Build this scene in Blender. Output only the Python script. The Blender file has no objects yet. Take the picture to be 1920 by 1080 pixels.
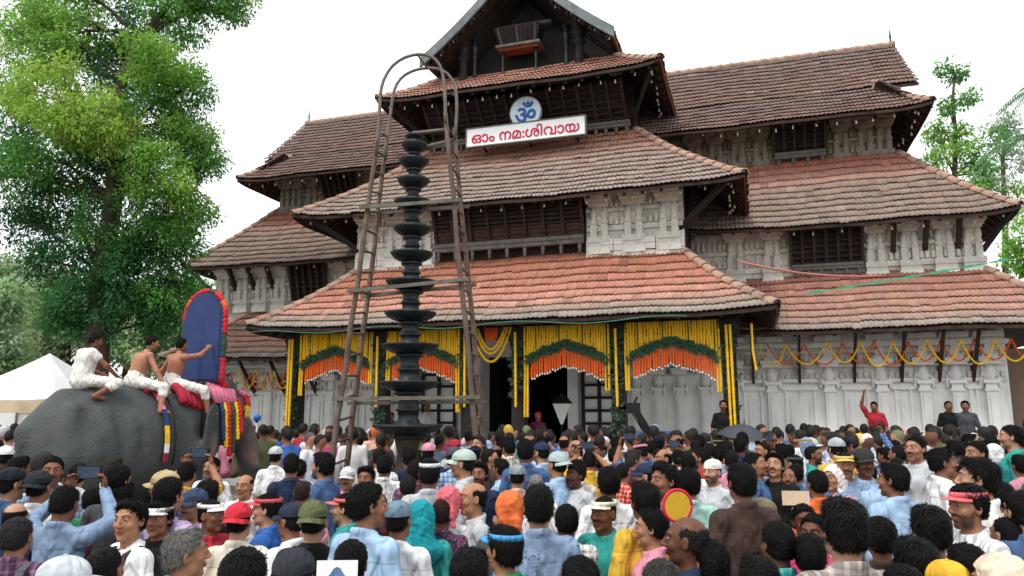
import bpy, math, random
import numpy as np
from mathutils import Vector, Matrix
R = math.radians
rng = np.random.default_rng(7); random.seed(7)
SC = bpy.context.scene
COL = SC.collection

# ------------------------------------------------------------------ camera
CAM_H = 2.05; FPX = 1400.0; HOR = 772.0            # focal length and horizon for a 1920x1080 frame
PITCH = math.atan((HOR-540)/FPX)
cam_d = bpy.data.cameras.new('camera'); cam = bpy.data.objects.new('camera', cam_d); COL.objects.link(cam)
cam.location = (0, 0, CAM_H); cam.rotation_euler = (math.pi/2+PITCH, 0, 0)
cam_d.sensor_width = 36; cam_d.lens = 36*FPX/1920; cam_d.clip_end = 2000; cam_d.clip_start = 0.05
SC.camera = cam
# ------------------------------------------------------------------ sky and sun (bright overcast noon)
SUN_EL, SUN_AZ = 58, 218                            # degrees; azimuth clockwise from +Y
w = bpy.data.worlds.new('World'); SC.world = w; w.use_nodes = True
nt = w.node_tree; nt.nodes.clear()
sky = nt.nodes.new('ShaderNodeTexSky'); sky.sky_type = 'NISHITA'; sky.sun_disc = False
sky.sun_elevation = R(SUN_EL); sky.sun_rotation = R(SUN_AZ); sky.air_density = 1.0; sky.dust_density = 6; sky.ozone_density = 1
mixw = nt.nodes.new('ShaderNodeMix'); mixw.data_type = 'RGBA'; mixw.inputs[0].default_value = 0.86
mixw.inputs[7].default_value = (10.2, 10.5, 10.8, 1)   # cloud cover
bgw = nt.nodes.new('ShaderNodeBackground'); bgw.inputs[1].default_value = 0.105
ow = nt.nodes.new('ShaderNodeOutputWorld')
nt.links.new(sky.outputs[0], mixw.inputs[6]); nt.links.new(mixw.outputs[2], bgw.inputs[0]); nt.links.new(bgw.outputs[0], ow.inputs[0])
sd = bpy.data.lights.new('sun', 'SUN'); sd.energy = 1.5; sd.angle = R(14); sd.color = (1, .96, .9)
so = bpy.data.objects.new('sun', sd); COL.objects.link(so)
_sv = Vector((math.sin(R(SUN_AZ))*math.cos(R(SUN_EL)), math.cos(R(SUN_AZ))*math.cos(R(SUN_EL)), math.sin(R(SUN_EL))))
so.rotation_euler = _sv.to_track_quat('Z', 'Y').to_euler(); so.location = (0, 0, 30)
SC.view_settings.view_transform = 'Standard'; SC.view_settings.look = 'None'
SC.view_settings.exposure = 0.55; SC.view_settings.gamma = 1; SC.view_settings.use_curve_mapping = False
SC.cycles.max_bounces = 6; SC.cycles.transparent_max_bounces = 6

# ------------------------------------------------------------------ helpers
def ray(x, y):
    cp, sp = math.cos(PITCH), math.sin(PITCH); a, b = x-960, 540-y
    return Vector((a, FPX*cp-b*sp, FPX*sp+b*cp))
def at(x, y, d):                                    # point seen at photo pixel (x, y), d metres in front of the camera
    r = ray(x, y); return Vector((0, 0, CAM_H)) + r*(d/r.y)
def hexc(h, a=1.0):
    h = h.lstrip('#'); c = [int(h[i:i+2], 16)/255 for i in (0, 2, 4)]
    return tuple((v/12.92 if v <= .04045 else ((v+.055)/1.055)**2.4) for v in c)+(a,)
def link(o, parent=None):
    COL.objects.link(o)
    if parent is not None: o.parent = parent
    return o
def empty(name, loc=(0, 0, 0), rz=0.0, parent=None):
    o = bpy.data.objects.new(name, None); o.empty_display_size = .2; o.location = loc; o.rotation_euler = (0, 0, rz)
    return link(o, parent)
def tag(o, label, cat, group=None):
    o['label'] = label; o['category'] = cat
    if group: o['group'] = group
    return o
def kind(o, k): o['kind'] = k; return o
def meshobj(name, me, mat=None, parent=None, loc=None, rot=None, scale=None):
    o = bpy.data.objects.new(name, me)
    if mat is not None and not me.materials: me.materials.append(mat)
    if loc is not None: o.location = loc
    if rot is not None: o.rotation_euler = rot
    if scale is not None: o.scale = scale
    return link(o, parent)
def npmesh(name, V, F, smooth=False, cols=None, uv=None):
    """V (n,3); F (m,3|4) arrays; cols per-vertex rgba"""
    V = np.asarray(V, np.float32); F = np.asarray(F, np.int32)
    me = bpy.data.meshes.new(name); n, k = F.shape
    me.vertices.add(len(V)); me.vertices.foreach_set('co', V.ravel())
    me.loops.add(n*k); me.loops.foreach_set('vertex_index', F.ravel())
    me.polygons.add(n); me.polygons.foreach_set('loop_start', np.arange(0, n*k, k, dtype=np.int32))
    if smooth: me.polygons.foreach_set('use_smooth', np.ones(n, bool))
    me.update(calc_edges=True); me.validate()
    if cols is not None:
        at_ = me.color_attributes.new('Col', 'FLOAT_COLOR', 'POINT')
        at_.data.foreach_set('color', np.asarray(cols, np.float32).ravel())
    return me
class MB:                                           # collects shapes for ONE mesh (mixed polygons)
    def __init__(s): s.v = []; s.f = []; s.sm = []
    def raw(s, vs, fs, sm=False):
        b = len(s.v); s.v += [tuple(p) for p in vs]; s.f += [tuple(i+b for i in f) for f in fs]; s.sm += [sm]*len(fs); return s
    def box(s, x0, x1, y0, y1, z0, z1, M=None):
        vs = [Vector((x, y, z)) for z in (z0, z1) for y in (y0, y1) for x in (x0, x1)]
        if M is not None: vs = [M @ p for p in vs]
        return s.raw(vs, [(0, 2, 3, 1), (4, 5, 7, 6), (0, 1, 5, 4), (2, 6, 7, 3), (0, 4, 6, 2), (1, 3, 7, 5)])
    def bar(s, a, b, wx, wz, up=(0, 0, 1)):         # rectangular bar from a to b
        a, b = Vector(a), Vector(b); d = (b-a).normalized(); u = Vector(up)
        if abs(d.dot(u)) > .99: u = Vector((0, 1, 0))
        sx = d.cross(u).normalized(); sz = sx.cross(d)
        vs = [p+sx*i*wx/2+sz*j*wz/2 for p in (a, b) for i, j in ((-1, -1), (1, -1), (1, 1), (-1, 1))]
        return s.raw(vs, [(0, 1, 2, 3), (7, 6, 5, 4), (0, 4, 5, 1), (1, 5, 6, 2), (2, 6, 7, 3), (3, 7, 4, 0)])
    def tube(s, pts, rad, seg=8, cap=True, sm=True):
        pts = [Vector(p) for p in pts]; n = len(pts)
        rad = rad if hasattr(rad, '__len__') else [rad]*n
        vs = []; pu = None
        for i, p in enumerate(pts):
            d = (pts[min(i+1, n-1)]-pts[max(i-1, 0)]).normalized()
            u = Vector((0, 0, 1)) if pu is None else pu
            if abs(d.dot(u)) > .95: u = Vector((1, 0, 0)) if abs(d.x) < .9 else Vector((0, 1, 0))
            a = d.cross(u).normalized(); b = a.cross(d).normalized(); pu = b
            for k in range(seg):
                t = 2*math.pi*k/seg; vs.append(p+(a*math.cos(t)+b*math.sin(t))*rad[i])
        fs = [(i*seg+k, i*seg+(k+1) % seg, (i+1)*seg+(k+1) % seg, (i+1)*seg+k) for i in range(n-1) for k in range(seg)]
        s.raw(vs, fs, sm)
        if cap:
            b = len(s.v)-len(vs); s.f += [tuple(b+k for k in range(seg))[::-1], tuple(b+(n-1)*seg+k for k in range(seg))]; s.sm += [False]*2
        return s
    def lathe(s, prof, seg=24, c=(0, 0, 0), wob=None, sm=True, sq=False):   # prof: (r, z)
        vs = []; c = Vector(c)
        for (r, z) in prof:
            for k in range(seg):
                t = 2*math.pi*(k+(.5 if sq else 0))/seg; rr = r*(wob(k, seg, r) if wob else 1)
                if sq: rr = r*1.41421
                vs.append(c+Vector((rr*math.cos(t), rr*math.sin(t), z)))
        n = len(prof)
        fs = [(i*seg+k, i*seg+(k+1) % seg, (i+1)*seg+(k+1) % seg, (i+1)*seg+k) for i in range(n-1) for k in range(seg)]
        s.raw(vs, fs, sm); b = len(s.v)-len(vs)
        s.f += [tuple(b+k for k in range(seg))[::-1], tuple(b+(n-1)*seg+k for k in range(seg))]; s.sm += [False]*2
        return s
    def prism(s, poly, y0, y1):                     # polygon in x-z extruded along y
        n = len(poly); vs = [Vector((x, y0, z)) for x, z in poly]+[Vector((x, y1, z)) for x, z in poly]
        return s.raw(vs, [tuple(range(n)), tuple(range(2*n-1, n-1, -1))]+[(i+n, (i+1) % n+n, (i+1) % n, i) for i in range(n)])
    def mesh(s, name):
        me = bpy.data.meshes.new(name); me.from_pydata(s.v, [], s.f)
        me.polygons.foreach_set('use_smooth', s.sm); me.update(); return me
    def build(s, name, mat, parent=None, **k): return meshobj(name, s.mesh(name), mat, parent, **k)

# ------------------------------------------------------------------ materials
MATS = {}
def mat(name, base, rough=.8, var=.25, scale=3.0, bump=.3, bscale=None, spec=.3, src='plain', tex='OBJ', detail=6, stain=None, metal=0.0, trans=0.0, stretch=None):
    """procedural material; src: plain | obj (Object colour) | attr (vertex colour Col) | skin"""
    m = bpy.data.materials.new(name); m.use_nodes = True; n = m.node_tree; n.nodes.clear(); L = n.links.new
    N = lambda t: n.nodes.new('ShaderNode'+t)
    out = N('OutputMaterial'); p = N('BsdfPrincipled'); L(p.outputs[0], out.inputs[0])
    p.inputs['Roughness'].default_value = rough; p.inputs['Specular IOR Level'].default_value = spec; p.inputs['Metallic'].default_value = metal
    tc = N('TexCoord'); co = tc.outputs['Object']
    if tex == 'GEO': co = N('NewGeometry').outputs['Position']
    if stretch:
        mp = N('Mapping'); mp.inputs['Scale'].default_value = stretch; L(co, mp.inputs['Vector']); co = mp.outputs[0]
    nz = N('TexNoise'); nz.inputs['Scale'].default_value = scale; nz.inputs['Detail'].default_value = detail; L(co, nz.inputs['Vector'])
    if src == 'plain':
        rgb = N('RGB'); rgb.outputs[0].default_value = base if len(base) == 4 else tuple(base)+(1,); c = rgb.outputs[0]
    elif src == 'obj': c = N('ObjectInfo').outputs['Color']
    elif src in ('attr', 'skin'):
        at_ = N('VertexColor'); at_.layer_name = 'Col'; c = at_.outputs['Color']
        if src == 'skin':
            mu = N('Mix'); mu.data_type = 'RGBA'; mu.blend_type = 'MULTIPLY'; mu.inputs[0].default_value = 1
            L(N('ObjectInfo').outputs['Color'], mu.inputs[6]); L(c, mu.inputs[7])
            mx = N('Mix'); mx.data_type = 'RGBA'; L(at_.outputs['Alpha'], mx.inputs[0]); L(c, mx.inputs[6]); L(mu.outputs[2], mx.inputs[7]); c = mx.outputs[2]
    mr = N('MapRange'); mr.inputs[1].default_value = .3; mr.inputs[2].default_value = .7; mr.inputs[3].default_value = 1-var; mr.inputs[4].default_value = 1+var*.6
    L(nz.outputs[0], mr.inputs[0])
    mv = N('Mix'); mv.data_type = 'RGBA'; mv.blend_type = 'MULTIPLY'; mv.inputs[0].default_value = 1
    L(c, mv.inputs[6]); L(mr.outputs[0], mv.inputs[7]); c = mv.outputs[2]
    if stain:                                       # (colour, scale, threshold, amount[, stretch])
        ns = N('TexNoise'); ns.inputs['Scale'].default_value = stain[1]; ns.inputs['Detail'].default_value = 8; ns.inputs['Roughness'].default_value = .65
        sc_ = co
        if len(stain) > 4:
            mp2 = N('Mapping'); mp2.inputs['Scale'].default_value = stain[4]; L(co, mp2.inputs['Vector']); sc_ = mp2.outputs[0]
        L(sc_, ns.inputs['Vector'])
        r2 = N('MapRange'); r2.inputs[1].default_value = stain[2]; r2.inputs[2].default_value = stain[2]+.16; r2.inputs[4].default_value = stain[3]
        L(ns.outputs[0], r2.inputs[0])
        ms = N('Mix'); ms.data_type = 'RGBA'; L(r2.outputs[0], ms.inputs[0]); L(c, ms.inputs[6]); ms.inputs[7].default_value = stain[0] if len(stain[0]) == 4 else tuple(stain[0])+(1,); c = ms.outputs[2]
    L(c, p.inputs['Base Color'])
    if bump:
        nb = N('TexNoise'); nb.inputs['Scale'].default_value = bscale or scale*6; nb.inputs['Detail'].default_value = 8; L(co, nb.inputs['Vector'])
        bp = N('Bump'); bp.inputs['Strength'].default_value = bump; bp.inputs['Distance'].default_value = .02; L(nb.outputs[0], bp.inputs['Height']); L(bp.outputs[0], p.inputs['Normal'])
    if trans:
        tr = N('BsdfTranslucent'); L(c, tr.inputs[0]); ms2 = N('MixShader'); ms2.inputs[0].default_value = trans
        L(p.outputs[0], ms2.inputs[1]); L(tr.outputs[0], ms2.inputs[2]); L(ms2.outputs[0], out.inputs[0])
    MATS[name] = m; return m
M_ground = mat('packed_ground', hexc('7b7268'), .95, .3, .8, .5, 20)
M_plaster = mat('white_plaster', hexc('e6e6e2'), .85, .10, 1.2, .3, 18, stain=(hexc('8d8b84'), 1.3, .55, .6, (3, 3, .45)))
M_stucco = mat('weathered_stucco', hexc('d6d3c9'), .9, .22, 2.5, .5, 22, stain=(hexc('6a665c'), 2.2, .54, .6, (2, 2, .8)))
M_dkstucco = mat('dark_stucco', hexc('948c7e'), .9, .3, 2.5, .5, 22, stain=(hexc('4a463e'), 2.2, .5, .7, (2, 2, .8)))  # darker brown-grey stucco with darker blotches, for wing tier 3
M_wood = mat('dark_timber', hexc('3a2a22'), .75, .4, 4, .3, 30, stretch=(1, 1, 1))
M_wood2 = mat('brown_timber', hexc('573a2b'), .75, .35, 5, .3, 30)
M_blackwood = mat('black_timber', hexc('24221f'), .7, .4, 4, .3, 30)
M_greywood = mat('grey_timber', hexc('686660'), .85, .35, 6, .4, 30)
M_rust = mat('rust_fascia', hexc('7d4026'), .8, .3, 5, .3, 25)
M_bluegrey = mat('blue_grey_paint', hexc('6a7375'), .6, .3, 6, .3, 30)
M_tile_attr = mat('clay_tiles_weathered', None, .85, .22, 14, .35, 60, src='attr', stain=(hexc('4a433d'), 3, .57, .5))
M_tile_obj = mat('clay_tile', None, .85, .22, 14, .35, 60, src='obj', tex='GEO', stain=(hexc('4a433d'), 3, .57, .5))
M_hip = mat('hip_tiles', hexc('b08f7c'), .85, .35, 6, .4, 40, stain=(hexc('57504a'), 3, .5, .6))
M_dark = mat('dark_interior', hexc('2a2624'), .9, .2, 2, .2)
M_iron = mat('dark_oiled_metal', hexc('23292b'), .45, .4, 6, .25, 30, spec=.5, metal=.35)
M_white = mat('white_enamel', hexc('eef0f0'), .5, .06, 4, .05)
M_red = mat('red_paint', hexc('c8203c'), .5, .1, 8, .05)
M_blue = mat('blue_paint', hexc('1f62b0'), .5, .1, 8, .05)
M_bulb = mat('frosted_bulb', hexc('cfcdc4'), .25, .02, 4, 0)

# ================================================================== ground
g = MB(); g.raw([(-400, -60, 0), (400, -60, 0), (400, 900, 0), (-400, 900, 0)], [(0, 1, 2, 3)])
kind(g.build('ground', M_ground), 'structure')

# ================================================================== temple gatehouse (local frame: x along the front, y into the building)
FAC = math.atan2(1419, 4400)
T0 = Vector((.5655, 20.063, 0))
temple = empty('temple_gatehouse', T0, -FAC)
tag(temple, 'three-tiered temple gatehouse with red tiled hip roofs and white carved walls', 'temple')
TM = Matrix.Translation(T0) @ Matrix.Rotation(-FAC, 4, 'Z')
def tw(x, y, z): return TM @ Vector((x, y, z))

TW = .215
def tile_profile(n=8):
    xs = np.linspace(0, 1, n+1); return xs, .027*(.5+.5*np.cos(4*np.pi*xs))
class Slope:
    """one roof slope. o: eave centre, ax: along, inn: horizontal inward; eave from x=l0..r0, top l1..r1, rises z over run"""
    def __init__(s, o, ax, inn, l0, r0, l1, r1, rise, run, sag=.10, lift=.12):
        s.o, s.ax, s.inn = np.array(o, float), np.array(ax, float), np.array(inn, float)
        s.l0, s.r0, s.l1, s.r1, s.rise, s.run, s.sag, s.lift = l0, r0, l1, r1, rise, run, sag, lift
        s.L = math.hypot(rise, run); n = np.array([0, 0, 1.])*run/s.L - s.inn*rise/s.L; s.n = n
    def lim(s, t): return s.l0+(s.l1-s.l0)*t, s.r0+(s.r1-s.r0)*t
    def P(s, x, t, h=0.):
        x, t = np.asarray(x, float), np.asarray(t, float); h = np.asarray(h, float)
        l, r = s.lim(np.clip(t, 0, 1)); q = np.clip((x-l)/(r-l), 0, 1)
        z = s.rise*(t-s.sag*4*t*(1-t)*.5)+s.lift*np.abs(2*q-1)**8*np.clip(1-t, 0, 1)**2+.014*np.sin(1.3*x+2.1*t+s.rise*9)+.009*np.sin(3.1*x-4*t+s.run*5)
        return s.o+x[..., None]*s.ax+(s.run*t)[..., None]*s.inn+z[..., None]*np.array([0, 0, 1.])+h[..., None]*s.n
    def tiles(s, expo=.285):
        """every tile: (row, x0) and its vertices"""
        nr = max(2, int(round(s.L/expo))); px, ph = tile_profile(); out = []
        for r_ in range(nr):
            t0, t1 = r_/nr, (r_+1.18)/nr
            l, rr = s.lim(t0); la, ra = s.lim(min(1, (r_+1)/nr)); lo, hi = min(l, la), max(rr, ra)
            k0 = math.floor(lo/TW); k1 = math.ceil(hi/TW)
            for k in range(k0, k1):
                x = (k+px)*TW
                if x[-1] <= lo+.01 or x[0] >= hi-.01: continue
                out.append((r_, nr, t0, t1, x, ph))
        return out
    def tile_verts(s, tl):
        r_, nr, t0, t1, x, ph = tl
        la, ra = s.lim(t0); lb, rb = s.lim(min(1, t1))
        xa, xb = np.clip(x, la, ra), np.clip(x, lb, rb); j = rng.normal(0, .0045)
        dt = rng.normal(0, .004)-(.02 if rng.random() < .012 else 0); sk = np.linspace(-1, 1, 9)*rng.normal(0, .0025)
        A = s.P(xa, np.full(9, t0-.004+dt)+sk, ph+.046+j); B = s.P(xa, np.full(9, t0-.004+dt)+sk, ph+.064+j); C = s.P(xb, np.full(9, min(t1, 1.0)), ph*.9+.012)
        return np.concatenate([A, B, C])
TF = np.array([[i, i+1, i+10, i+9] for i in range(8)]+[[i+9, i+10, i+19, i+18] for i in range(8)])
def tile_colour(pal, frac):
    """pal: list of (frac, rgb) from eave to top; plus variation per tile"""
    for (a, ca), (b, cb) in zip(pal[:-1], pal[1:]):
        if frac <= b: q = (frac-a)/max(b-a, 1e-6); c = np.array(ca[:3])*(1-q)+np.array(cb[:3])*q; break
    else: c = np.array(pal[-1][1][:3])
    c = c*(1+rng.normal(0, .055))*(1+rng.normal(0, .02, 3))
    if rng.random() < .012: c = c*.75
    if rng.random() < .015: c = c*.7+np.array([.14, .11, .095])
    return np.clip(c, .01, .8)
def build_slope(par, sl, pal, singles=0, rafters=True, rafter_wall=None, fascia=M_wood, wall_t=.75):
    """tiles, boarding, rafters and fascia of one slope as sub-parts of the roof `par`"""
    tl = sl.tiles(); V = []; F = []; C = []; ns = 0
    order = list(range(len(tl)))
    for i in order:
        t = tl[i]; vs = sl.tile_verts(t); col = tile_colour(pal, t[0]/max(1, t[1]-1))
        l, r = sl.lim(t[2]); l2, r2 = sl.lim(min(1, t[3]))
        if ns < singles and t[4][0] > max(l, l2) and t[4][-1] < min(r, r2):
            c0 = vs[4].copy(); me = npmesh('roof_tile', vs-c0, TF, True)
            o = meshobj('roof_tile', me, M_tile_obj, par, loc=c0); o.color = (*col, 1); ns += 1
        else:
            F.append(TF+27*len(V)); V.append(vs); C.append(np.tile(np.append(col, 1), (27, 1)))
    if V:
        o = meshobj('tile_courses', npmesh('tile_courses', np.concatenate(V), np.concatenate(F), True, np.concatenate(C)), M_tile_attr, par); kind(o, 'stuff')
    # boarding below the tiles
    nx, ny = 24, 6; vs = []
    for h in (-.03, -.07):
        for j in range(ny+1):
            t = j/ny; l, r = sl.lim(t); vs.append(sl.P(np.linspace(l, r, nx+1), np.full(nx+1, t), np.full(nx+1, h)))
    vs = np.concatenate(vs); m = (nx+1)*(ny+1); fs = []
    for j in range(ny):
        for i in range(nx):
            a = j*(nx+1)+i; fs += [(a, a+1, a+nx+2, a+nx+1), (m+a+nx+1, m+a+nx+2, m+a+1, m+a)]
    meshobj('roof_boarding', npmesh('roof_boarding', vs, np.array(fs)), M_wood, par)
    # fascia along the eave
    f = MB(); n = 26
    xs = np.linspace(sl.l0, sl.r0, n+1); top = sl.P(xs, np.zeros(n+1), np.full(n+1, .0))-sl.inn*.012; bot = top-np.array([0, 0, .075]); b2 = bot+sl.inn*.04; t2 = top+sl.inn*.04
    for i in range(n):
        f.raw([top[i], top[i+1], bot[i+1], bot[i], t2[i], t2[i+1], b2[i+1], b2[i]], [(0, 1, 2, 3), (3, 2, 6, 7), (7, 6, 5, 4)])
    f.build('fascia_board', fascia, par)
    if rafters:
        for x in np.arange(sl.l0+.25, sl.r0-.1, .42):
            tt = wall_t
            # jack rafters stop at the hip
            for t in np.linspace(0, wall_t, 16):
                l, r = sl.lim(t)
                if x < l+.05 or x > r-.05: tt = t; break
            if tt < .12: continue
            a = sl.P(np.array([x]), np.array([.015]), np.array([-.12]))[0]; b = sl.P(np.array([x]), np.array([tt]), np.array([-.12]))[0]
            MB().bar(a, b, .07, .1).build('rafter', M_wood, par)
def hip_caps(par, sl, side, name='hip_tile', n=None, t_to=1.0):
    """overlapping half-round cap tiles along the left (-1) or right (1) hip of a slope"""
    n = n or int(sl.L*1.25/.33)
    for i in range(n):
        t0, t1 = i/n*t_to, min((i+1.15)/n, 1)*t_to; P = []
        for t in (t0, t1):
            l, r = sl.lim(t); x = l if side < 0 else r
            P.append(sl.P(np.array([x]), np.array([t]), np.array([.035 if t == t0 else .01]))[0])
        a, b = Vector(P[0]), Vector(P[1]); d = (b-a).normalized(); s_ = d.cross(Vector((0, 0, 1))).normalized(); u_ = s_.cross(d)
        vs = []
        for q, rr in ((a, .13), (b, .11)):
            for k in range(7):
                an = math.pi*(k/6)*1.1-.05*math.pi; vs.append(q+s_*math.cos(an)*rr+u_*math.sin(an)*rr*.75)
            for k in range(7):
                an = math.pi*(k/6)*1.1-.05*math.pi; vs.append(q+s_*math.cos(an)*(rr-.025)+u_*math.sin(an)*(rr-.025)*.75)
        fs = [(k, k+1, k+15, k+14) for k in range(6)]+[(k+1, k, k+7, k+8) for k in range(6)]+[(14+k, 14+k+1, 21+k+1, 21+k) for k in range(6)]
        MB().raw(vs, fs, True).build(name, M_hip, par)

FR, RT, LF = ((1, 0, 0), (0, 1, 0)), ((0, 1, 0), (-1, 0, 0)), ((0, -1, 0), (1, 0, 0))
def hip_roof(name, hx, yf, ze, k, rise, palette, singles=0, depth=4.0, fascia_side=M_rust, label=None, wall_t=.8, cx=0.0, sag=.10, hips=True, sides=(1, 1), lift=.12):
    r = empty(name, parent=temple)
    if label: r['label'] = label
    s = Slope((cx, yf, ze), *FR, -hx, hx, -hx+k, hx-k, rise, k, sag, lift)
    build_slope(r, s, palette, singles, wall_t=wall_t)
    if hips: hip_caps(r, s, -1); hip_caps(r, s, 1)
    if sides[1]:
        s2 = Slope((cx+hx, yf, ze), *RT, 0, depth, k, depth, rise, k, sag, lift); build_slope(r, s2, palette, fascia=fascia_side, wall_t=wall_t)
    if sides[0]:
        s3 = Slope((cx-hx, yf, ze), *LF, -depth, 0, -depth, -k, rise, k, sag, lift); build_slope(r, s3, palette, fascia=M_wood, wall_t=wall_t)
    return r
c_or, c_pk, c_gr, c_br, c_dk = hexc('a36a54'), hexc('bd8c7b'), hexc('978b81'), hexc('80685f'), hexc('6a564d')
pal1 = [(0, c_gr), (.15, hexc('a08878')), (.28, c_pk), (.5, hexc('b57e6a')), (1, c_or)]
pal2 = [(0, hexc('988980')), (.55, hexc('99857b')), (.8, hexc('9f7b6a')), (1, hexc('a06a56'))]
pal3 = [(0, hexc('ad8676')), (1, hexc('a27060'))]
palw1 = [(0, c_gr), (.25, hexc('a88474')), (.6, hexc('a87e70')), (1, hexc('946556'))]
palw2 = [(0, hexc('8f7e73')), (.6, hexc('958072')), (.72, hexc('b48a7b')), (1, hexc('a3634e'))]
palw3 = [(0, c_br), (.3, hexc('7e6760')), (1, hexc('78665f'))]
roof_c1 = hip_roof('roof', 6.12, -4.0, 4.0, 2.0, 1.8, pal1, singles=300, depth=4.2, label='lowest central roof of fresh orange clay tiles')
roof_c2 = hip_roof('roof', 5.65, -3.0, 7.0, 2.7, 2.45, pal2, depth=5.0, wall_t=.4)
roof_c3 = hip_roof('roof', 3.85, -2.0, 10.4, 1.3, 1.0, pal3, depth=5.5, wall_t=.95)
# wings: built each side, the central block hides their inner ends
for sgn in (-1, 1):
    ze1 = 3.86 if sgn > 0 else 3.56
    x_in = 4.2; xo1 = 12.6 if sgn > 0 else 11.3
    # tier 1
    r = empty('roof', parent=temple)
    def half(xo, k):            # limits for a wing slope whose outer end is hipped
        return (x_in, xo, x_in, xo-k) if sgn > 0 else (-xo, -x_in, -xo+k, -x_in)
    s1 = Slope((0, -1.2, ze1), *FR, *half(xo1, 1.75), 1.55, 1.75, .08, .1); build_slope(r, s1, palw1, wall_t=.72); hip_caps(r, s1, sgn)
    e = Slope((sgn*xo1, -1.2, ze1), *(RT if sgn > 0 else LF), *((0, 8, 1.75, 8) if sgn > 0 else (-8, 0, -8, -1.75)), 1.55, 1.75, .08, .1); build_slope(r, e, palw1, rafters=False)
    # tier 2
    r = empty('roof', parent=temple)
    s2 = Slope((0, -.3, 6.5), *FR, *half(11.5, 2.0), 2.28, 2.0, .08, .12); build_slope(r, s2, palw2, wall_t=.5); hip_caps(r, s2, sgn)
    e = Slope((sgn*11.5, -.3, 6.5), *(RT if sgn > 0 else LF), *((0, 8.6, 2, 8.6) if sgn > 0 else (-8.6, 0, -8.6, -2)), 2.28, 2.0, .08, .12); build_slope(r, e, palw2, wall_t=.5)
    # tier 3: skirt below, gabled ridge roof above
    r = empty('roof', parent=temple)
    x_in = 2.2
    s3 = Slope((0, .3, 9.45), *FR, *half(10.1, 1.0), 1.2, 1.45, .05, .1); build_slope(r, s3, palw3, wall_t=.95); hip_caps(r, s3, sgn)
    e = Slope((sgn*10.1, .3, 9.45), *(RT if sgn > 0 else LF), *((0, 7.6, 1.0, 6.6) if sgn > 0 else (-7.6, 0, -6.6, -1.0)), 1.2, 1.0, .05, .1); build_slope(r, e, palw3, wall_t=.95)
    s4 = Slope((0, 1.72, 10.64), *FR, *half(10.15, .1), 2.2, 2.3, .03, 0.0); build_slope(r, s4, palw3, rafters=False)
    bk = Slope((0, 6.3, 10.64), (-1, 0, 0), (0, -1, 0), *((-10.15, -2.2, -10.05, -2.2) if sgn > 0 else (2.2, 10.15, 2.2, 10.05)), 2.2, 2.3, .03, 0.0); build_slope(r, bk, palw3, rafters=False)
    m = MB(); m.raw([(sgn*9.5, 1.9, 10.6), (sgn*9.5, 6.1, 10.6), (sgn*9.5, 4.02, 12.7)], [(0, 1, 2) if sgn > 0 else (0, 2, 1)]); m.build('gable_end', M_blackwood, r)
    for i in range(24):         # ridge tiles
        xa = sgn*(10.1-i*.33); MB().tube([(xa, 4.02, 12.86), (xa-sgn*.36, 4.02, 12.84)], [.12, .105], 8).build('ridge_tile', M_hip, r)
    MB().lathe([(.03, 0), (.05, .06), (.02, .12), (.035, .2), (.008, .45)], 8, (sgn*10.0, 4.02, 12.9)).build('finial', M_iron, r)

# topmost gable above the third roof
gr = empty('gable_roof', parent=temple)
GA, GY0, GY1 = (0.0, 13.95), -1.75, 4.0
for sgn in (-1, 1):
    w_, dz = 2.62, 2.35
    s = Slope((sgn*w_, 0, GA[1]-dz), *(RT if sgn > 0 else LF), *((GY0, GY1, GY0, GY1) if sgn > 0 else (-GY1, -GY0, -GY1, -GY0)), dz, w_, .10, 0.0)
    build_slope(gr, s, pal3, rafters=False, fascia=M_rust)
    # barge board following the verge (curved, blue-grey)
    pts = [s.P(np.array([GY0 if sgn > 0 else -GY0]), np.array([t]), np.array([0.02]))[0] for t in np.linspace(-.02, 1.0, 14)]
    m = MB()
    for a, b in zip(pts[:-1], pts[1:]):
        a, b = Vector(a), Vector(b); m.raw([a+Vector((0, -.03, .09)), b+Vector((0, -.03, .09)), b+Vector((0, -.03, -.2)), a+Vector((0, -.03, -.2)), a+Vector((0, .04, .09)), b+Vector((0, .04, .09)), b+Vector((0, .04, -.2)), a+Vector((0, .04, -.2))], [(0, 1, 2, 3), (7, 6, 5, 4), (0, 4, 5, 1), (3, 2, 6, 7)])
    m.build('barge_board', M_bluegrey, gr)
    for i, p in enumerate(pts[1:-1]):       # small pendants along the inner edge
        MB().lathe([(.01, -.36), (.05, -.3), (.06, -.24), (.03, -.2)], 6, (p[0], GY0+.1, p[2]+.02)).build('pendant', M_blackwood, gr)
    s5 = Vector(pts[2]); 
    for j in range(5):                      # inner rafters under the gable
        y = GY0+.25+j*.3; a = s.P(np.array([y if sgn > 0 else -y]), np.array([.03]), np.array([-.1]))[0]; b = s.P(np.array([y if sgn > 0 else -y]), np.array([.97]), np.array([-.1]))[0]
        MB().bar(a, b, .06, .1).build('rafter', M_blackwood, gr)
gable = empty('gable', parent=temple)
MB().prism([(-2.35, 11.0), (2.35, 11.0), (0.0, 13.6)], -.35, -.15).build('gable_wall', M_blackwood, gable)
MB().bar((-.9, -.6, 12.76), (.75, -.6, 12.76), .12, .09).build('gable_beam', M_greywood, gable)
for x, rad in ((-1.72, .14), (-1.38, .07), (1.25, .07), (1.6, .14)):
    zt = 12.35
    MB().lathe([(rad*1.25, 10.95), (rad*1.25, 11.06), (rad, 11.1), (rad*.85, 11.3), (rad*1.1, 11.34), (rad*.85, 11.4), (rad*.8, 11.75), (rad*1.25, 11.8), (rad*1.25, 11.86), (rad*.9, 11.92), (rad*1.5, 12.08), (rad*1.5, 12.14), (rad*.9, 12.2), (rad*1.8, zt)], 12, (x, -.95, 0)).build('gable_column', M_iron if rad < .1 else M_blackwood, gable)
bal = empty('gable_balcony', parent=gable)
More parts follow.
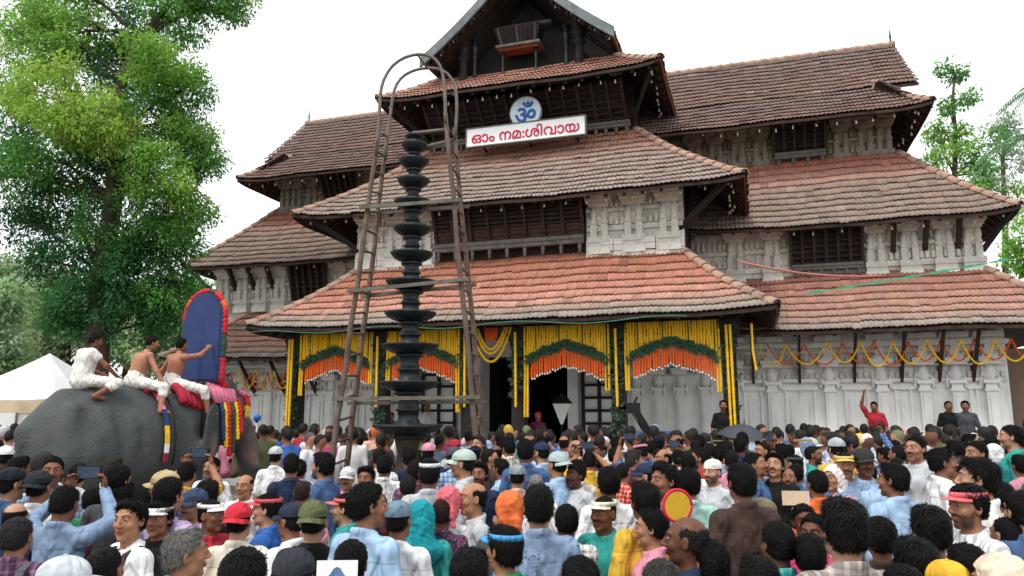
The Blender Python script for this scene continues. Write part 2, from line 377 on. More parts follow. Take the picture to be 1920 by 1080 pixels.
bx0, bx1, byf = -.6, .45, -1.05
MB().raw([(bx0, byf, 12.0), (bx1, byf, 12.0), (bx1+.14, byf-.2, 12.45), (bx0-.14, byf-.2, 12.45), (bx0, byf+.4, 12.0), (bx1, byf+.4, 12.0), (bx1+.1, byf+.4, 12.45), (bx0-.1, byf+.4, 12.45)], [(0, 1, 2, 3), (4, 0, 3, 7), (1, 5, 6, 2), (4, 5, 1, 0), (3, 2, 6, 7), (5, 4, 7, 6)]).build('balcony_front', M_blackwood, bal)
for i in range(9):
    x = bx0+.06+i*(bx1-bx0-.12)/8; MB().bar((x, byf-.02, 12.03), (x+(x+.08)*.16, byf-.2, 12.42), .03, .03).build('balcony_slat', M_greywood if i % 4 == 0 else M_wood, bal)
MB().box(bx0-.1, bx1+.1, byf-.1, byf+.42, 11.93, 11.995).build('balcony_rail', M_greywood, bal)
MB().box(bx0-.03, bx1+.03, byf, byf+.38, 11.86, 11.926).build('balcony_floor', M_rust, bal)
for x in (bx0+.05, bx1-.05):
    MB().lathe([(.06, 11.0), (.06, 11.1), (.035, 11.15), (.05, 11.3), (.032, 11.35), (.04, 11.6), (.055, 11.66), (.035, 11.72), (.06, 11.855)], 10, (x, byf+.1, 0)).build('balcony_post', M_iron, bal)

# ---------------------------------------------------------------- walls
def wall(x0, x1, y0, y1, z0, z1, m=M_plaster, name='wall'): return MB().box(x0, x1, y0, y1, z0, z1).build(name, m, temple)
MB().box(-6.2, 6.2, -3.75, .0, 0, .7).build('plinth', M_plaster, temple)
MB().box(-12.4, 12.4, -1.1, -.002, 0, .68).build('plinth', M_plaster, temple)
wall(-11.0, -1.45, 0, .6, .0, 4.3); wall(.96, 11.0, 0, .6, 0, 4.55); wall(-1.448, .958, .003, .6, 3.55, 4.9)
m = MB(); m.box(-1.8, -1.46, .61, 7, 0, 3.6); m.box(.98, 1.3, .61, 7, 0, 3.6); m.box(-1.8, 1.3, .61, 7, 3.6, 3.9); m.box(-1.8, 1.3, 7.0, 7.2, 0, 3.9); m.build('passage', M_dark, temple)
m = MB(); m.box(-10.9, -4.3, 1.0, 7.5, 4.9, 5.0); m.box(4.3, 10.9, 1.0, 7.5, 4.9, 5.0); m.box(-10.9, -10.6, .6, 7.5, 0, 4.9); m.box(10.6, 10.9, .6, 7.5, 0, 4.9); m.build('rear_wall', M_plaster, temple)
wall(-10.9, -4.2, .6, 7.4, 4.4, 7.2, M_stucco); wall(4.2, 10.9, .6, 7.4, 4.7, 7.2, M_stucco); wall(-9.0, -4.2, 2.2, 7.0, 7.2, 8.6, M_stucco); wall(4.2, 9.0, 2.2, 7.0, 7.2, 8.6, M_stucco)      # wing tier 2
wall(-9.35, -2.9, 1.75, 6.4, 7.6, 10.55, M_dkstucco); wall(2.9, 9.35, 1.75, 6.4, 7.6, 10.55, M_dkstucco)   # wing tier 3
wall(-4.19, 4.19, -1.95, 7.0, 4.95, 7.6, M_wood, 'core_wall')                                       # central tier 2
wall(-2.88, 2.88, -.2, 6.0, 7.601, 11.1, M_wood, 'core_wall')                                          # central tier 3
MB().box(-5.0, 5.0, -3.1, -.01, 3.98, 4.06).build('porch_ceiling', M_wood, temple)
# porch beam above the pillars
MB().box(-5.4, 5.4, -3.35, -3.05, 3.93, 4.12).build('porch_beam', M_wood, temple)

# ---------------------------------------------------------------- pilasters and carved stucco
_pil = {}
def pilaster_mesh(h, w_, style):
    key = (round(h, 2), w_, style)
    if key in _pil: return _pil[key]
    b = MB(); d = .16
    def blk(z0, z1, hw, dep): b.box(-hw, hw, -dep, .02, z0, z1)
    if style == 'tall':       # ground-floor pilaster: base, flat shaft, ringed neck, pot capital, bracket, kudu arch
        blk(0, .12*h, w_*.62, d*1.1); blk(.12*h, .15*h, w_*.7, d*1.3); blk(.15*h, .58*h, w_*.42, d*.8)
        blk(.15*h, .56*h, w_*.2, d*.95); blk(.58*h, .60*h, w_*.55, d*1.1); blk(.60*h, .635*h, w_*.44, d*.85); blk(.635*h, .66*h, w_*.62, d*1.25)
        b.lathe([(w_*.42, .66*h), (w_*.52, .685*h), (w_*.54, .71*h), (w_*.44, .745*h), (w_*.36, .77*h)], 10, (0, -.0, 0))
        blk(.77*h, .79*h, w_*.8, d*1.6); blk(.79*h, .82*h, w_*.95, d*1.9); blk(.82*h, .84*h, w_*.6, d*1.2)
        b.box(-w_*.4, w_*.4, -d*.9, .02, .84*h, .88*h); b.box(-w_*.28, w_*.28, -d*1.0, .02, .88*h, .91*h); b.lathe([(w_*.3, .91*h), (w_*.36, .925*h), (w_*.24, .95*h), (w_*.08, .965*h)], 9, (0, -.03, 0))
        for q in (-1, 1):
            b.lathe([(w_*.12, .60*h), (w_*.2, .63*h), (w_*.18, .66*h), (w_*.06, .7*h)], 6, (q*w_*.7, -.05, 0))
        blk(.965*h, h, w_*1.1, d*1.7)
    else:                     # squat carved pilaster of the upper tiers: plinth courses, twin finial niches, flared cornice, kudu heads
        blk(0, .1*h, w_*1.05, d*1.2); blk(.1*h, .16*h, w_*.95, d*1.0); blk(.16*h, .24*h, w_*1.02, d*1.15)
        for q in (-1, 1):
            b.box(q*w_*.5-w_*.3, q*w_*.5+w_*.3, -d*.8, .02, .24*h, .42*h)
            b.lathe([(w_*.3, .42*h), (w_*.42, .45*h), (w_*.26, .5*h), (w_*.36, .56*h), (w_*.3, .62*h), (w_*.06, .68*h)], 8, (q*w_*.5, -d*.5, 0))
        blk(.42*h, .66*h, w_*.7, d*.4)
        for i, (z, hw) in enumerate(((.66, .9), (.7, 1.05), (.74, 1.2), (.79, 1.3))): blk(z*h, (z+.045)*h, w_*hw, d*(.9+.45*i))
        for q in (-.62, .62):
            b.lathe([(w_*.45, .84*h), (w_*.5, .88*h), (w_*.42, .94*h), (w_*.2, .985*h), (w_*.06, h)], 9, (q*w_, -d*.7, 0))
    me = b.mesh('pilaster'); me.materials.append(M_plaster if style == 'tall' else M_stucco); _pil[key] = me; return me
def pilaster(x, y, z0, h, w_, style='tall', rz=0, m=None):
    o = meshobj('pilaster', pilaster_mesh(h, w_, style), None, temple, loc=(x, y, z0), rot=(0, 0, rz))
    if m: o.material_slots[0].link = 'OBJECT'; o.material_slots[0].material = m
    return o
for x in (5.15, 6.02, 7.3, 8.42, 9.3, 9.95, 10.62): pilaster(x, -.004, .68, 3.15, .26)
for x in (-6.1, -7.1, -8.2, -9.2, -10.2): pilaster(x, -.004, .68, 2.95, .26)
for x in (2.75, 3.3, 3.85, 4.45): pilaster(x, -.004, .70, 2.95, .22)
for x in (-5.3, -4.2, -3.5): pilaster(x, -.004, .70, 2.95, .22)
# recessed panels between ground-floor pilasters, a frame of raised mouldings each
for x0, x1 in ((5.35, 5.8), (6.3, 7.0), (7.6, 8.15), (8.68, 9.05), (10.2, 10.38), (-6.85, -6.35), (-7.9, -7.4), (-8.95, -8.45), (-9.95, -9.45), (-5.05, -4.45)):
    b = MB(); z0, z1 = .8, 2.55
    for a, c in ((x0, x0+.06), (x1-.06, x1)): b.box(a, c, -.05, .0, z0, z1)
    b.box(x0-.05, x1+.05, -.09, .0, z1+.002, z1+.09); b.box(x0+.12, x1-.12, -.035, 0, z0, z1-.2); b.box(x0-.02, x1+.02, -.07, 0, z1+.2, z1+.27)
    b.build('niche_panel', M_plaster, temple)
# cornices
MB().box(1.3, 11.05, -.12, -.006, 3.55, 3.66).build('cornice', M_plaster, temple); MB().box(-11.05, -1.9, -.12, -.006, 3.35, 3.45).build('cornice', M_plaster, temple)
# struts carrying the lower eaves (dark timber brackets)
for x in (5.6, 6.65, 7.85, 8.85, 9.62, 10.3): MB().bar((x, -.06, 2.8), (x, -.9, 3.84), .06, .09).bar((x, -.05, 2.72), (x, -.05, 3.4), .06, .06).build('eave_bracket', M_wood, temple)
for x in (-6.6, -7.65, -8.7, -9.7): MB().bar((x, -.06, 2.6), (x, -.9, 3.54), .06, .09).bar((x, -.05, 2.52), (x, -.05, 3.2), .06, .06).build('eave_bracket', M_wood, temple)
# central tier 2 stucco blocks and pilasters
for x0, x1 in ((1.95, 4.25), (-4.25, -1.95)):
    MB().box(x0, x1, -2.06, -1.955, 5.55, 7.35).build('stucco_panel', M_stucco, temple)
    for x in np.linspace(x0+.33, x1-.33, 3): pilaster(x, -2.065, 5.72, 1.75, .26, 'squat')
    for z in (5.62, 5.78, 5.93):
        for i in range(7):
            xx = x0+.02+i*(x1-x0)/7; MB().box(xx, xx+(x1-x0)/7-.014, -2.24+.02*((i+int(z*100)) % 3), -2.07, z, z+.139).build('stone_block', M_stucco, temple)
# wing tier 2: carved pilasters; wing tier 3
for x in (8.6, 9.35, 10.1, 10.7, 5.3, 6.2): pilaster(x, .59, 5.25, 1.7, .24, 'squat'); 
for x in (-10.5, -9.8, -9.1, -8.4, -5.6, -6.3): pilaster(x, .59, 5.15, 1.7, .24, 'squat')
for s_ in (-1, 1):
    for x in (4.3, 4.9, 5.5, 6.1, 8.15, 8.75, 9.2): pilaster(s_*x, 1.74, 8.5, 1.5, .22, 'squat', m=M_dkstucco)
for x in (9.0, 9.7, 10.4, -10.1, -9.4, -8.7): MB().bar((x, .57, 5.9), (x, .0, 6.75), .1, .13).build('eave_bracket', M_wood, temple)
# carved friezes: dentils, rosettes and string courses behind the pilasters
def frieze(x0, x1, y, z, h, m=None):
    b = MB(); n = int((x1-x0)/.13)
    b.box(x0, x1, y-.06, y, z, z+h*.12); b.box(x0, x1, y-.09, y, z+h*.45, z+h*.53); b.box(x0, x1, y-.13, y, z+h*.86, z+h*.96)
    for i in range(n):
        x = x0+(i+.5)*(x1-x0)/n; b.box(x-.04, x+.04, y-.085, y, z+h*.14, z+h*.3)
        b.lathe([(.01, z+h*.55), (.05, z+h*.6), (.055, z+h*.68), (.035, z+h*.76), (.01, z+h*.84)], 6, (x, y-.02, 0))
        if i % 2: b.box(x-.03, x+.03, y-.05, y, z+h*.32, z+h*.44)
    b.build('carved_frieze', m or M_stucco, temple)
for x0, x1 in ((1.97, 4.23), (-4.23, -1.97)): frieze(x0, x1, -2.062, 6.3, 1.0)
frieze(4.3, 6.6, .597, 5.55, 1.1); frieze(8.35, 10.85, .597, 5.55, 1.1); frieze(-10.85, -8.0, .597, 5.45, 1.1); frieze(-6.6, -4.4, .597, 5.45, 1.1)
for s_ in (-1, 1):
    a, b_ = sorted((s_*2.95, s_*6.4)); frieze(a, b_, 1.747, 8.75, 1.0, M_dkstucco); a, b_ = sorted((s_*7.8, s_*9.3)); frieze(a, b_, 1.747, 8.75, 1.0, M_dkstucco)
frieze(1.35, 5.0, -.004, 2.95, .55); frieze(5.0, 10.95, -.004, 2.72, .8); frieze(-10.95, -3.2, -.004, 2.6, .7)
# louvred timber screens, leaning outwards under the eaves
def screen(x0, x1, yb, zb, yt, zt, ncol, nsl, lower=None, frame_m=M_wood, y_off=0.0):
    s = empty('louvre_screen', parent=temple)
    MB().raw([(x0, yb+.06, zb), (x1, yb+.06, zb), (x1, yt+.06, zt), (x0, yt+.06, zt)], [(0, 1, 2, 3)]).build('screen_back', M_blackwood, s)
    for i in range(ncol+1):
        x = x0+i*(x1-x0)/ncol; MB().bar((x, yb-.03, zb), (x, yt-.03, zt), .07, .09, (0, 1, 0)).build('screen_post', frame_m, s)
    for j in range(nsl):
        t = (j+.5)/nsl; y = yb+(yt-yb)*t; z = zb+(zt-zb)*t
        MB().box(x0, x1, y-.015, y+.045, z-.025, z+.02).build('louvre_slat', frame_m, s)
    if lower:
        for i in range(ncol):
            xa = x0+i*(x1-x0)/ncol+.06; xb = xa+(x1-x0)/ncol-.12; ya = yb+(yt-yb)*.04; yc = yb+(yt-yb)*lower
            MB().raw([(xa, ya+.0, zb+.04), (xb, ya+.0, zb+.04), (xb, yc, zb+(zt-zb)*lower), (xa, yc, zb+(zt-zb)*lower)], [(0, 1, 2, 3)]).build('screen_panel', M_wood2, s)
    return s
screen(-1.9, 1.9, -2.1, 6.12, -2.55, 7.3, 8, 12, lower=.34)
screen(-2.75, 2.75, -.35, 9.55, -1.35, 10.45, 14, 8)
screen(6.65, 8.3, .5, 5.65, .15, 6.85, 6, 9); screen(-7.9, -6.7, .5, 5.45, .15, 6.85, 5, 9)
screen(6.45, 7.75, 1.65, 8.95, 1.2, 9.75, 5, 6); screen(-7.6, -6.5, 1.65, 8.95, 1.2, 9.75, 5, 6)
def balustrade(x0, x1, y, z, n, h=.34):
    s = empty('balustrade', parent=temple)
    MB().box(x0, x1, y-.1, y+.04, z+h*.55, z+h).build('hand_rail', M_greywood, s)
    MB().box(x0, x1, y-.13, y-.101, z+h*.8, z+h*1.02).build('rail_moulding', M_greywood, s)
    for i in range(n):
        x = x0+.1+i*(x1-x0-.2)/(n-1); MB().lathe([(.05, z), (.03, z+h*.15), (.05, z+h*.35), (.05, z+h*.545)], 8, (x, y-.04, 0)).build('baluster', M_greywood, s)
balustrade(-1.92, 1.92, -2.2, 5.78, 9, .42); balustrade(6.45, 7.75, 1.55, 8.62, 4, .36); balustrade(6.65, 8.3, .45, 5.36, 6, .3); balustrade(1.55, 2.85, -.5, 9.28, 5, .34); balustrade(-2.85, -1.55, -.5, 9.28, 5, .34)
# heavy corner brackets under the upper eaves
for s_ in (-1, 1):
    MB().bar((s_*4.1, -1.98, 6.2), (s_*5.3, -2.8, 7.1), .09, .12).build('corner_bracket', M_blackwood, temple)
    MB().bar((s_*2.85, -.3, 9.6), (s_*3.6, -1.8, 10.45), .08, .11).build('corner_bracket', M_blackwood, temple)
    MB().bar((s_*10.9, .55, 5.8), (s_*11.4, -.2, 6.6), .08, .11).build('corner_bracket', M_blackwood, temple)
# porch pillars
for x in (-5.15, -2.78, -.58, .62, 2.85, 5.15):
    MB().lathe([(.2, .7), (.2, .95), (.15, 1.0), (.14, 3.4), (.17, 3.45), (.17, 3.55), (.24, 3.75), (.24, 3.925)], 4, (x, -3.2, 0), sm=False, sq=True).build('pillar', M_blackwood, temple)
# panelled shutters leaning by the doorway (black grid over white boards)
for x0, x1 in ((1.4, 2.25), (-3.1, -2.15)):
    d = empty('shutter', parent=temple)
    MB().box(x0, x1, -.2, -.16, .75, 3.1).build('board', M_plaster, d)
    for i in range(3): x = x0+i*(x1-x0)/2; MB().box(x-.045, x+.045, -.25, -.201, .75, 3.1).build('stile', M_blackwood, d)
    for j in range(8): z = .78+j*.325; MB().box(x0, x1, -.27, -.251, z-.035, z+.035).build('rail', M_blackwood, d)
MB().box(.97, 1.25, -.14, -.002, .7, 3.5).build('door_jamb', M_plaster, temple); MB().box(-1.75, -1.47, -.14, -.002, .7, 3.5).build('door_jamb', M_plaster, temple)
# further wall beyond the right end of the wing
bw = MB().box(11.2, 20, 1.2, 1.6, 0, 3.4).box(11.1, 20.1, 1.1, 1.7, 3.401, 3.52).build('compound_wall', mat('brown_plaster', hexc('8a7466'), .9, .25, 1.5, .3), None, loc=T0, rot=(0, 0, -FAC))
tag(bw, 'brown plastered wall beyond the right end of the temple', 'wall')

# ================================================================== sign board
SB = empty('sign_board', tw(.2, -1.35, 9.03), -FAC); tag(SB, 'white sign board with red lettering and a blue Om disc on the middle roof', 'sign')
MB().box(-1.62, 1.62, -.05, .05, .03, .52).build('board', M_white, SB)
m = MB(); m.box(-1.65, 1.65, -.07, .07, .0, .03); m.box(-1.65, 1.65, -.07, .07, .52, .55); m.box(-1.65, -1.62, -.07, .07, .03, .52); m.box(1.62, 1.65, -.07, .07, .03, .52); m.build('frame', M_greywood, SB)
m = MB(); n = 40
m.prism([(.02+.44*math.cos(2*math.pi*k/n), .83+.44*math.sin(2*math.pi*k/n)) for k in range(n)], -.02, .045); m.build('disc', mat('pale_blue_enamel', hexc('d5e3ec'), .5, .06, 4, .05), SB)
m = MB(); ring = [(.02+r*math.cos(2*math.pi*k/n), -.03, .83+r*math.sin(2*math.pi*k/n)) for r in (.42, .445) for k in range(n)]
m.raw(ring, [(k, n+k, n+(k+1) % n, (k+1) % n)[::-1] for k in range(n)]); m.build('disc_rim', M_greywood, SB)
for x in (-1.3, 0, 1.3): MB().bar((x, .072, .2), (x, .98, .05), .05, .05).build('support_bar', M_blackwood, SB)
def lettering(txt, width, z, y, m, par, name, height=None):
    c = bpy.data.curves.new(name, 'FONT'); c.body = txt; c.extrude = .004; c.bevel_depth = .013; c.bevel_resolution = 0
    o = bpy.data.objects.new(name, c); COL.objects.link(o); bpy.context.view_layer.update()
    me = bpy.data.meshes.new_from_object(o.evaluated_get(bpy.context.evaluated_depsgraph_get())); bpy.data.objects.remove(o)
    co = np.zeros(len(me.vertices)*3, np.float32); me.vertices.foreach_get('co', co); co = co.reshape(-1, 3)
    mn, mx = co.min(0), co.max(0); s = width/(mx[0]-mn[0]); sz = s if height is None else height/(mx[1]-mn[1]); c0 = (mn+mx)/2
    new = np.stack([(co[:, 0]-c0[0])*s, (co[:, 2])*-1-.0, (co[:, 1]-c0[1])*sz], 1); new[:, 1] *= 1
    me.vertices.foreach_set('co', new.ravel()); me.update(); me.materials.clear(); return meshobj(name, me, m, par, loc=(0, y, z))
lettering('ഓം നമ:ശിവായ', 2.95, .28, -.06, M_red, SB, 'lettering', .34)
lettering('ॐ', .58, .83, -.042, M_blue, SB, 'om_symbol', .56).location.x = .02

# ================================================================== string lights under the eaves
bulb_me = MB().lathe([(.022, 0), (.024, -.05), (.034, -.075), (.04, -.11), (.03, -.14), (.008, -.152)], 8).mesh('bulb'); bulb_me.materials.append(M_bulb)
def string_lights(a, b, n, label, sagz=.0, corner=.1):
    s = empty('string_lights', tw(*((Vector(a)+Vector(b))/2)), -FAC); tag(s, label, 'string lights', 'bulb strings under the eaves')
    c = (Vector(a)+Vector(b))/2; pts = []
    for i in range(n):
        q = i/(n-1); p = Vector(a).lerp(Vector(b), q)-c; p.z += corner*abs(2*q-1)**6; pts.append(p+Vector((0, 0, .12)))
        p = p+Vector((rng.normal(0, .04), rng.normal(0, .02), rng.normal(0, .02)))
        meshobj('bulb', bulb_me, None, s, loc=p, rot=(rng.normal(0, .12), rng.normal(0, .12), 0), scale=(.66,)*3)
    w_ = MB(); w_.tube(pts, .008, 5)
    for p in pts: w_.tube([p, p-Vector((0, 0, .125))], .006, 4)
    w_.build('wire', M_iron, s)
string_lights((-5.3, -2.7, 6.95), (5.3, -2.7, 6.95), 21, 'string of white bulbs under the front eave of the middle central roof')
string_lights((-3.6, -1.7, 10.3), (3.6, -1.7, 10.3), 17, 'string of white bulbs above the sign under the topmost central eave')
string_lights((3.6, -1.6, 10.3), (3.5, 1.2, 10.3), 9, 'string of bulbs under the right side eave of the topmost central roof')
string_lights((5.35, -2.6, 6.95), (5.3, -.3, 6.95), 9, 'string of bulbs under the right side eave of the middle central roof')
string_lights((4.6, .5, 9.36), (9.8, .5, 9.36), 12, 'string of bulbs under the top eave of the right wing')
string_lights((5.6, -.05, 6.42), (11.2, -.05, 6.42), 11, 'string of bulbs under the middle eave of the right wing')
string_lights((-9.8, .5, 9.36), (-4.2, .5, 9.36), 12, 'string of bulbs under the top eave of the left wing')
string_lights((-11.2, -.05, 6.42), (-5.2, -.05, 6.42), 12, 'string of bulbs under the middle eave of the left wing')
string_lights((9.85, .6, 9.36), (9.8, 3, 9.36), 7, 'string of bulbs under the right end eave of the top wing roof')
for sgn, lb in ((-1, 'left'), (1, 'right')):
    a = (sgn*2.5, -1.55, 11.55); s = string_lights(a, (sgn*.15, -1.55, 13.55), 8, f'string of bulbs along the {lb} slope of the topmost gable', corner=0)

# ================================================================== flower garlands
M_yel = mat('marigold_yellow', hexc('fac41e'), .7, .35, 40, .6, 90); M_ora = mat('marigold_orange', hexc('ec661c'), .7, .35, 40, .6, 90)
M_leafband = mat('mango_leaf', hexc('24492f'), .6, .4, 20, .3, spec=.4); M_bud = mat('white_buds', hexc('f2efe0'), .6, .1, 10, .1)
M_redfl = mat('red_flowers', hexc('cf2230'), .7, .35, 40, .6, 90)
def bead_tube(mb, pts, r, step=.045, seg=6):
    """a threaded chain of flower heads along a polyline"""
    P = [Vector(p) for p in pts]; Ls = [0]
    for a, b in zip(P[:-1], P[1:]): Ls.append(Ls[-1]+(b-a).length)
    n = max(2, int(Ls[-1]/step*2)); q = []; rad = []
    for i in range(n+1):
        l = Ls[-1]*i/n; k = max(j for j in range(len(Ls)) if Ls[j] <= l+1e-9); k = min(k, len(P)-2)
        f = (l-Ls[k])/max(Ls[k+1]-Ls[k], 1e-6); q.append(P[k].lerp(P[k+1], f)); rad.append((r if i % 2 else r*.62)*(1+random.uniform(-.14, .14)))
    return mb.tube(q, rad, seg)
def leaf_scatter(mb, pts, r, n, L=.12, W=.05):
    for i in range(n):
        p = Vector(random.choice(pts))+Vector((random.uniform(-r, r), random.uniform(-r*.6, r*.6)-.02, random.uniform(-r, r)))
        d = Vector((random.uniform(-1, 1), random.uniform(-.5, .1), random.uniform(-1.4, .3))).normalized(); s = d.cross(Vector((random.uniform(-.4, .4), -1, random.uniform(-.3, .3)))).normalized()
        mb.raw([p, p+d*L*.5+s*W/2, p+d*L, p+d*L*.5-s*W/2], [(0, 1, 2, 3)])
def arch_garland(x0, x1, label, left_len, right_len, zt=3.93, peak=3.62, side=3.22):
    c = Vector(((x0+x1)/2, -3.42, zt)); G = empty('garland_arch', tw(*c), -FAC); tag(G, label, 'garland', 'marigold arches between the porch pillars')
    hw = (x1-x0)/2; n = int((x1-x0)/.058)
    def zc(q):                                    # ogee arch, q -1..1
        a = abs(q); return side-zt+(peak-side)*(max(0, 1-a**1.7)*.86+.14*max(0, 1-a*5))
    for i in range(n):
        q = -1+2*(i+.5)/n; x = q*hw
        if i < 2: L = left_len
        elif i >= n-2: L = right_len
        else: L = -zc(q)+random.uniform(-.02, .03)
        bead_tube(MB(), [(x+random.uniform(-.01, .01), random.uniform(-.03, .01), 0), (x+random.uniform(-.012, .012), -.01, -L*.5), (x+random.uniform(-.01, .01), -.01, -L)], .034*random.uniform(.85, 1.1)).build('yellow_string', M_yel, G)
        if i % 9 == 4: bead_tube(MB(), [(x+.03, -.03, 0), (x+.03, -.03, -L*.95)], .02).build('leaf_string', M_leafband, G)
    lb = MB(); pts = []
    for i in range(60):
        q = -.93+1.86*i/59
        for dz in (.03, .1, .16): pts.append((q*hw, -.05, zc(q)-dz))
    strip = []
    for i in range(31):
        q = -.93+1.86*i/30; strip += [(q*hw, -.02, zc(q)+.01), (q*hw, -.02, zc(q)-.19)]
    lb.raw(strip, [(2*i, 2*i+1, 2*i+3, 2*i+2) for i in range(30)]); leaf_scatter(lb, pts, .014, 330, .09, .045); lb.build('leaf_band', M_leafband, G)['kind'] = 'stuff'
    no = int((x1-x0)/.058)
    for i in range(3, no-2):
        q = -1+2*(i+.5)/no; x = q*hw; z = zc(q)-.17; L = .4+random.uniform(-.03, .03)
        o = bead_tube(MB(), [(x, -.03, z), (x+random.uniform(-.012, .012), -.03, z-L)], .031*random.uniform(.85, 1.1)).build('orange_string', M_ora, G)
        MB().lathe([(.008, -.05), (.022, -.03), (.018, 0), (.006, .012)], 6, (x, -.03, z-L)).build('bud', M_bud, G)
arch_garland(-4.95, -2.95, 'marigold arch hanging in the leftmost porch bay behind the left ladder', 1.5, 1.25)
arch_garland(-2.6, -.72, 'marigold arch hanging behind the lamp tower', 1.2, 1.9)
arch_garland(.78, 2.7, 'marigold arch hanging over the right part of the dark doorway', 2.0, 1.45)
arch_garland(3.02, 5.0, 'marigold arch in the porch bay right of the doorway', 1.45, 1.5)
def catenary(a, b, drop, n=16): return [Vector(a).lerp(Vector(b), i/n)-Vector((0, 0, drop*(1-(2*i/n-1)**2))) for i in range(n+1)]
cx = 0.02
G = empty('doorway_garland', tw(cx, -3.42, 3.93), -FAC); tag(G, 'nested yellow garland loops hanging above the dark doorway', 'garland')
for hw, dr in ((.48, .78), (.4, .6), (.33, .5)): bead_tube(MB(), catenary((-hw, -.02, 0), (hw, -.02, 0), dr), .035).build('loop', M_yel, G)
for i in range(6): bead_tube(MB(), [(-.12+i*.05, -.02, 0), (-.12+i*.05, -.02, -.34+abs(i-2.5)*.03)], .028).build('orange_string', M_ora, G)
for x in (-.58, .62, -2.78, 2.85, -5.15, 5.15):
    G = empty('pillar_garland', tw(x, -3.2, .8), -FAC); w_ = 'leafy pillar wrap with a yellow flower string, '
    tag(G, w_+{-.58: 'left of the dark doorway', .62: 'right of the doorway loops', -2.78: 'on the pillar between the two left arches', 2.85: 'on the pillar between the two right arches', -5.15: 'on the leftmost porch pillar', 5.15: 'on the rightmost porch pillar'}[x], 'garland')
    lb = MB(); pts = [(random.uniform(-.15, .15), -.2+random.uniform(-.04, .04), z) for z in np.linspace(.5, 3.0, 80)]
    zs = (0.5, 3.0) if abs(x) > 1 else (1.6, 3.0)
    pts = [p for p in pts if zs[0] <= p[2] <= zs[1]]
    leaf_scatter(lb, pts, .02, 420 if abs(x) > 5 else 300, .1, .045); lb.build('leaf_wrap', M_leafband, G)['kind'] = 'stuff'
    z1 = {5.15: .2, -5.15: .1}.get(x, 1.35)
    for dx in ((-.03, .05) if abs(x) > 5 else (0,)): bead_tube(MB(), [(dx, -.34, 3.0), (dx+.02, -.36, z1)], .036).build('flower_string', M_yel, G)
# swags along the right wing, yellow in front of orange
def swags(xs, y, z, drop, m, label, r=.026, seed=0):
    c = Vector(((xs[0]+xs[-1])/2, y, z)); G = empty('swag_garland', tw(*c), -FAC); tag(G, label, 'garland', 'flower swags along the wing walls')
    for a, b in zip(xs[:-1], xs[1:]):
        bead_tube(MB(), catenary((a-c.x, 0, random.uniform(-.03, .03)), (b-c.x, 0, random.uniform(-.03, .03)), drop*random.uniform(.88, 1.1)), r, .05).build('swag', m, G)
swags([5.75, 6.35, 7.25, 7.95, 8.6, 9.3, 9.95, 10.6, 11.3], -.75, 3.62, .52, M_yel, 'yellow flower swags looping along the right wing eave')
swags([5.95, 6.75, 7.6, 8.25, 8.95, 9.6, 10.25, 10.95, 11.6], -.6, 3.62, .50, M_ora, 'orange flower swags looping behind the yellow ones on the right wing')
swags([-10.2, -9.5, -8.8, -8.2, -7.6, -7.0, -6.4], -.7, 3.22, .55, M_yel, 'yellow flower swags along the left wing beyond the elephant')
swags([-10.0, -9.2, -8.5, -7.9, -7.3, -6.7], -.6, 3.2, .5, M_ora, 'orange flower swags along the left wing beyond the elephant')
G = empty('hanging_garland', tw(5.62, -3.6, 3.8), -FAC); tag(G, 'single yellow flower string under the right corner of the lowest roof', 'garland')
bead_tube(MB(), [(0, 0, 0), (.0, 0, -.55), (.05, .0, -.95)], .03).build('flower_string', M_yel, G)
# ropes across the roofs
def rope(pts, r, m, name, label):
    o = MB().tube(pts, r, 6).build(name, m); tag(o, label, 'rope'); return o
M_green = mat('green_plastic', hexc('3f9a72'), .5, .2, 10, .1); M_pinkrope = mat('red_rope', hexc('b06a64'), .7, .2, 20, .2)
a, b, c3 = at(1510, 551, 14.9), at(1700, 522, 14.3), at(1890, 486, 13.8)
rb = MB()
for q in range(24):
    t0, t1 = q/24, (q+1)/24; f = lambda t: a*(1-t)**2+b*2*t*(1-t)+c3*t*t
    rb.bar(f(t0), f(t1), .008, .035+.018*math.sin(q*1.7))
tag(rb.build('ribbon', M_green), 'green plastic ribbon stretched across the lowest right wing roof', 'ribbon')
rope([at(1385, 490, 15.2).lerp(at(1660, 517, 14.6), i/12)-Vector((0, 0, .12*(1-(i/6-1)**2))) for i in range(13)], .025, M_pinkrope, 'rope', 'thin pinkish rope strung in front of the right wing upper wall')
tw_p = [tw(x, -4.12, 3.93+.05*math.sin(x*2)-.02) for x in np.linspace(-5.9, 4.4, 30)]
rope(tw_p, .014, mat('green_netting', hexc('3c6d5c'), .6, .3, 8, .2), 'netting_roll', 'rolled green netting tied along the lowest central eave')
rope([tw(x, -.3, 4.62) for x in np.linspace(-11, -5.6, 8)], .025, MATS['green_netting'], 'netting_roll', 'green cord along the lowest left wing roof')

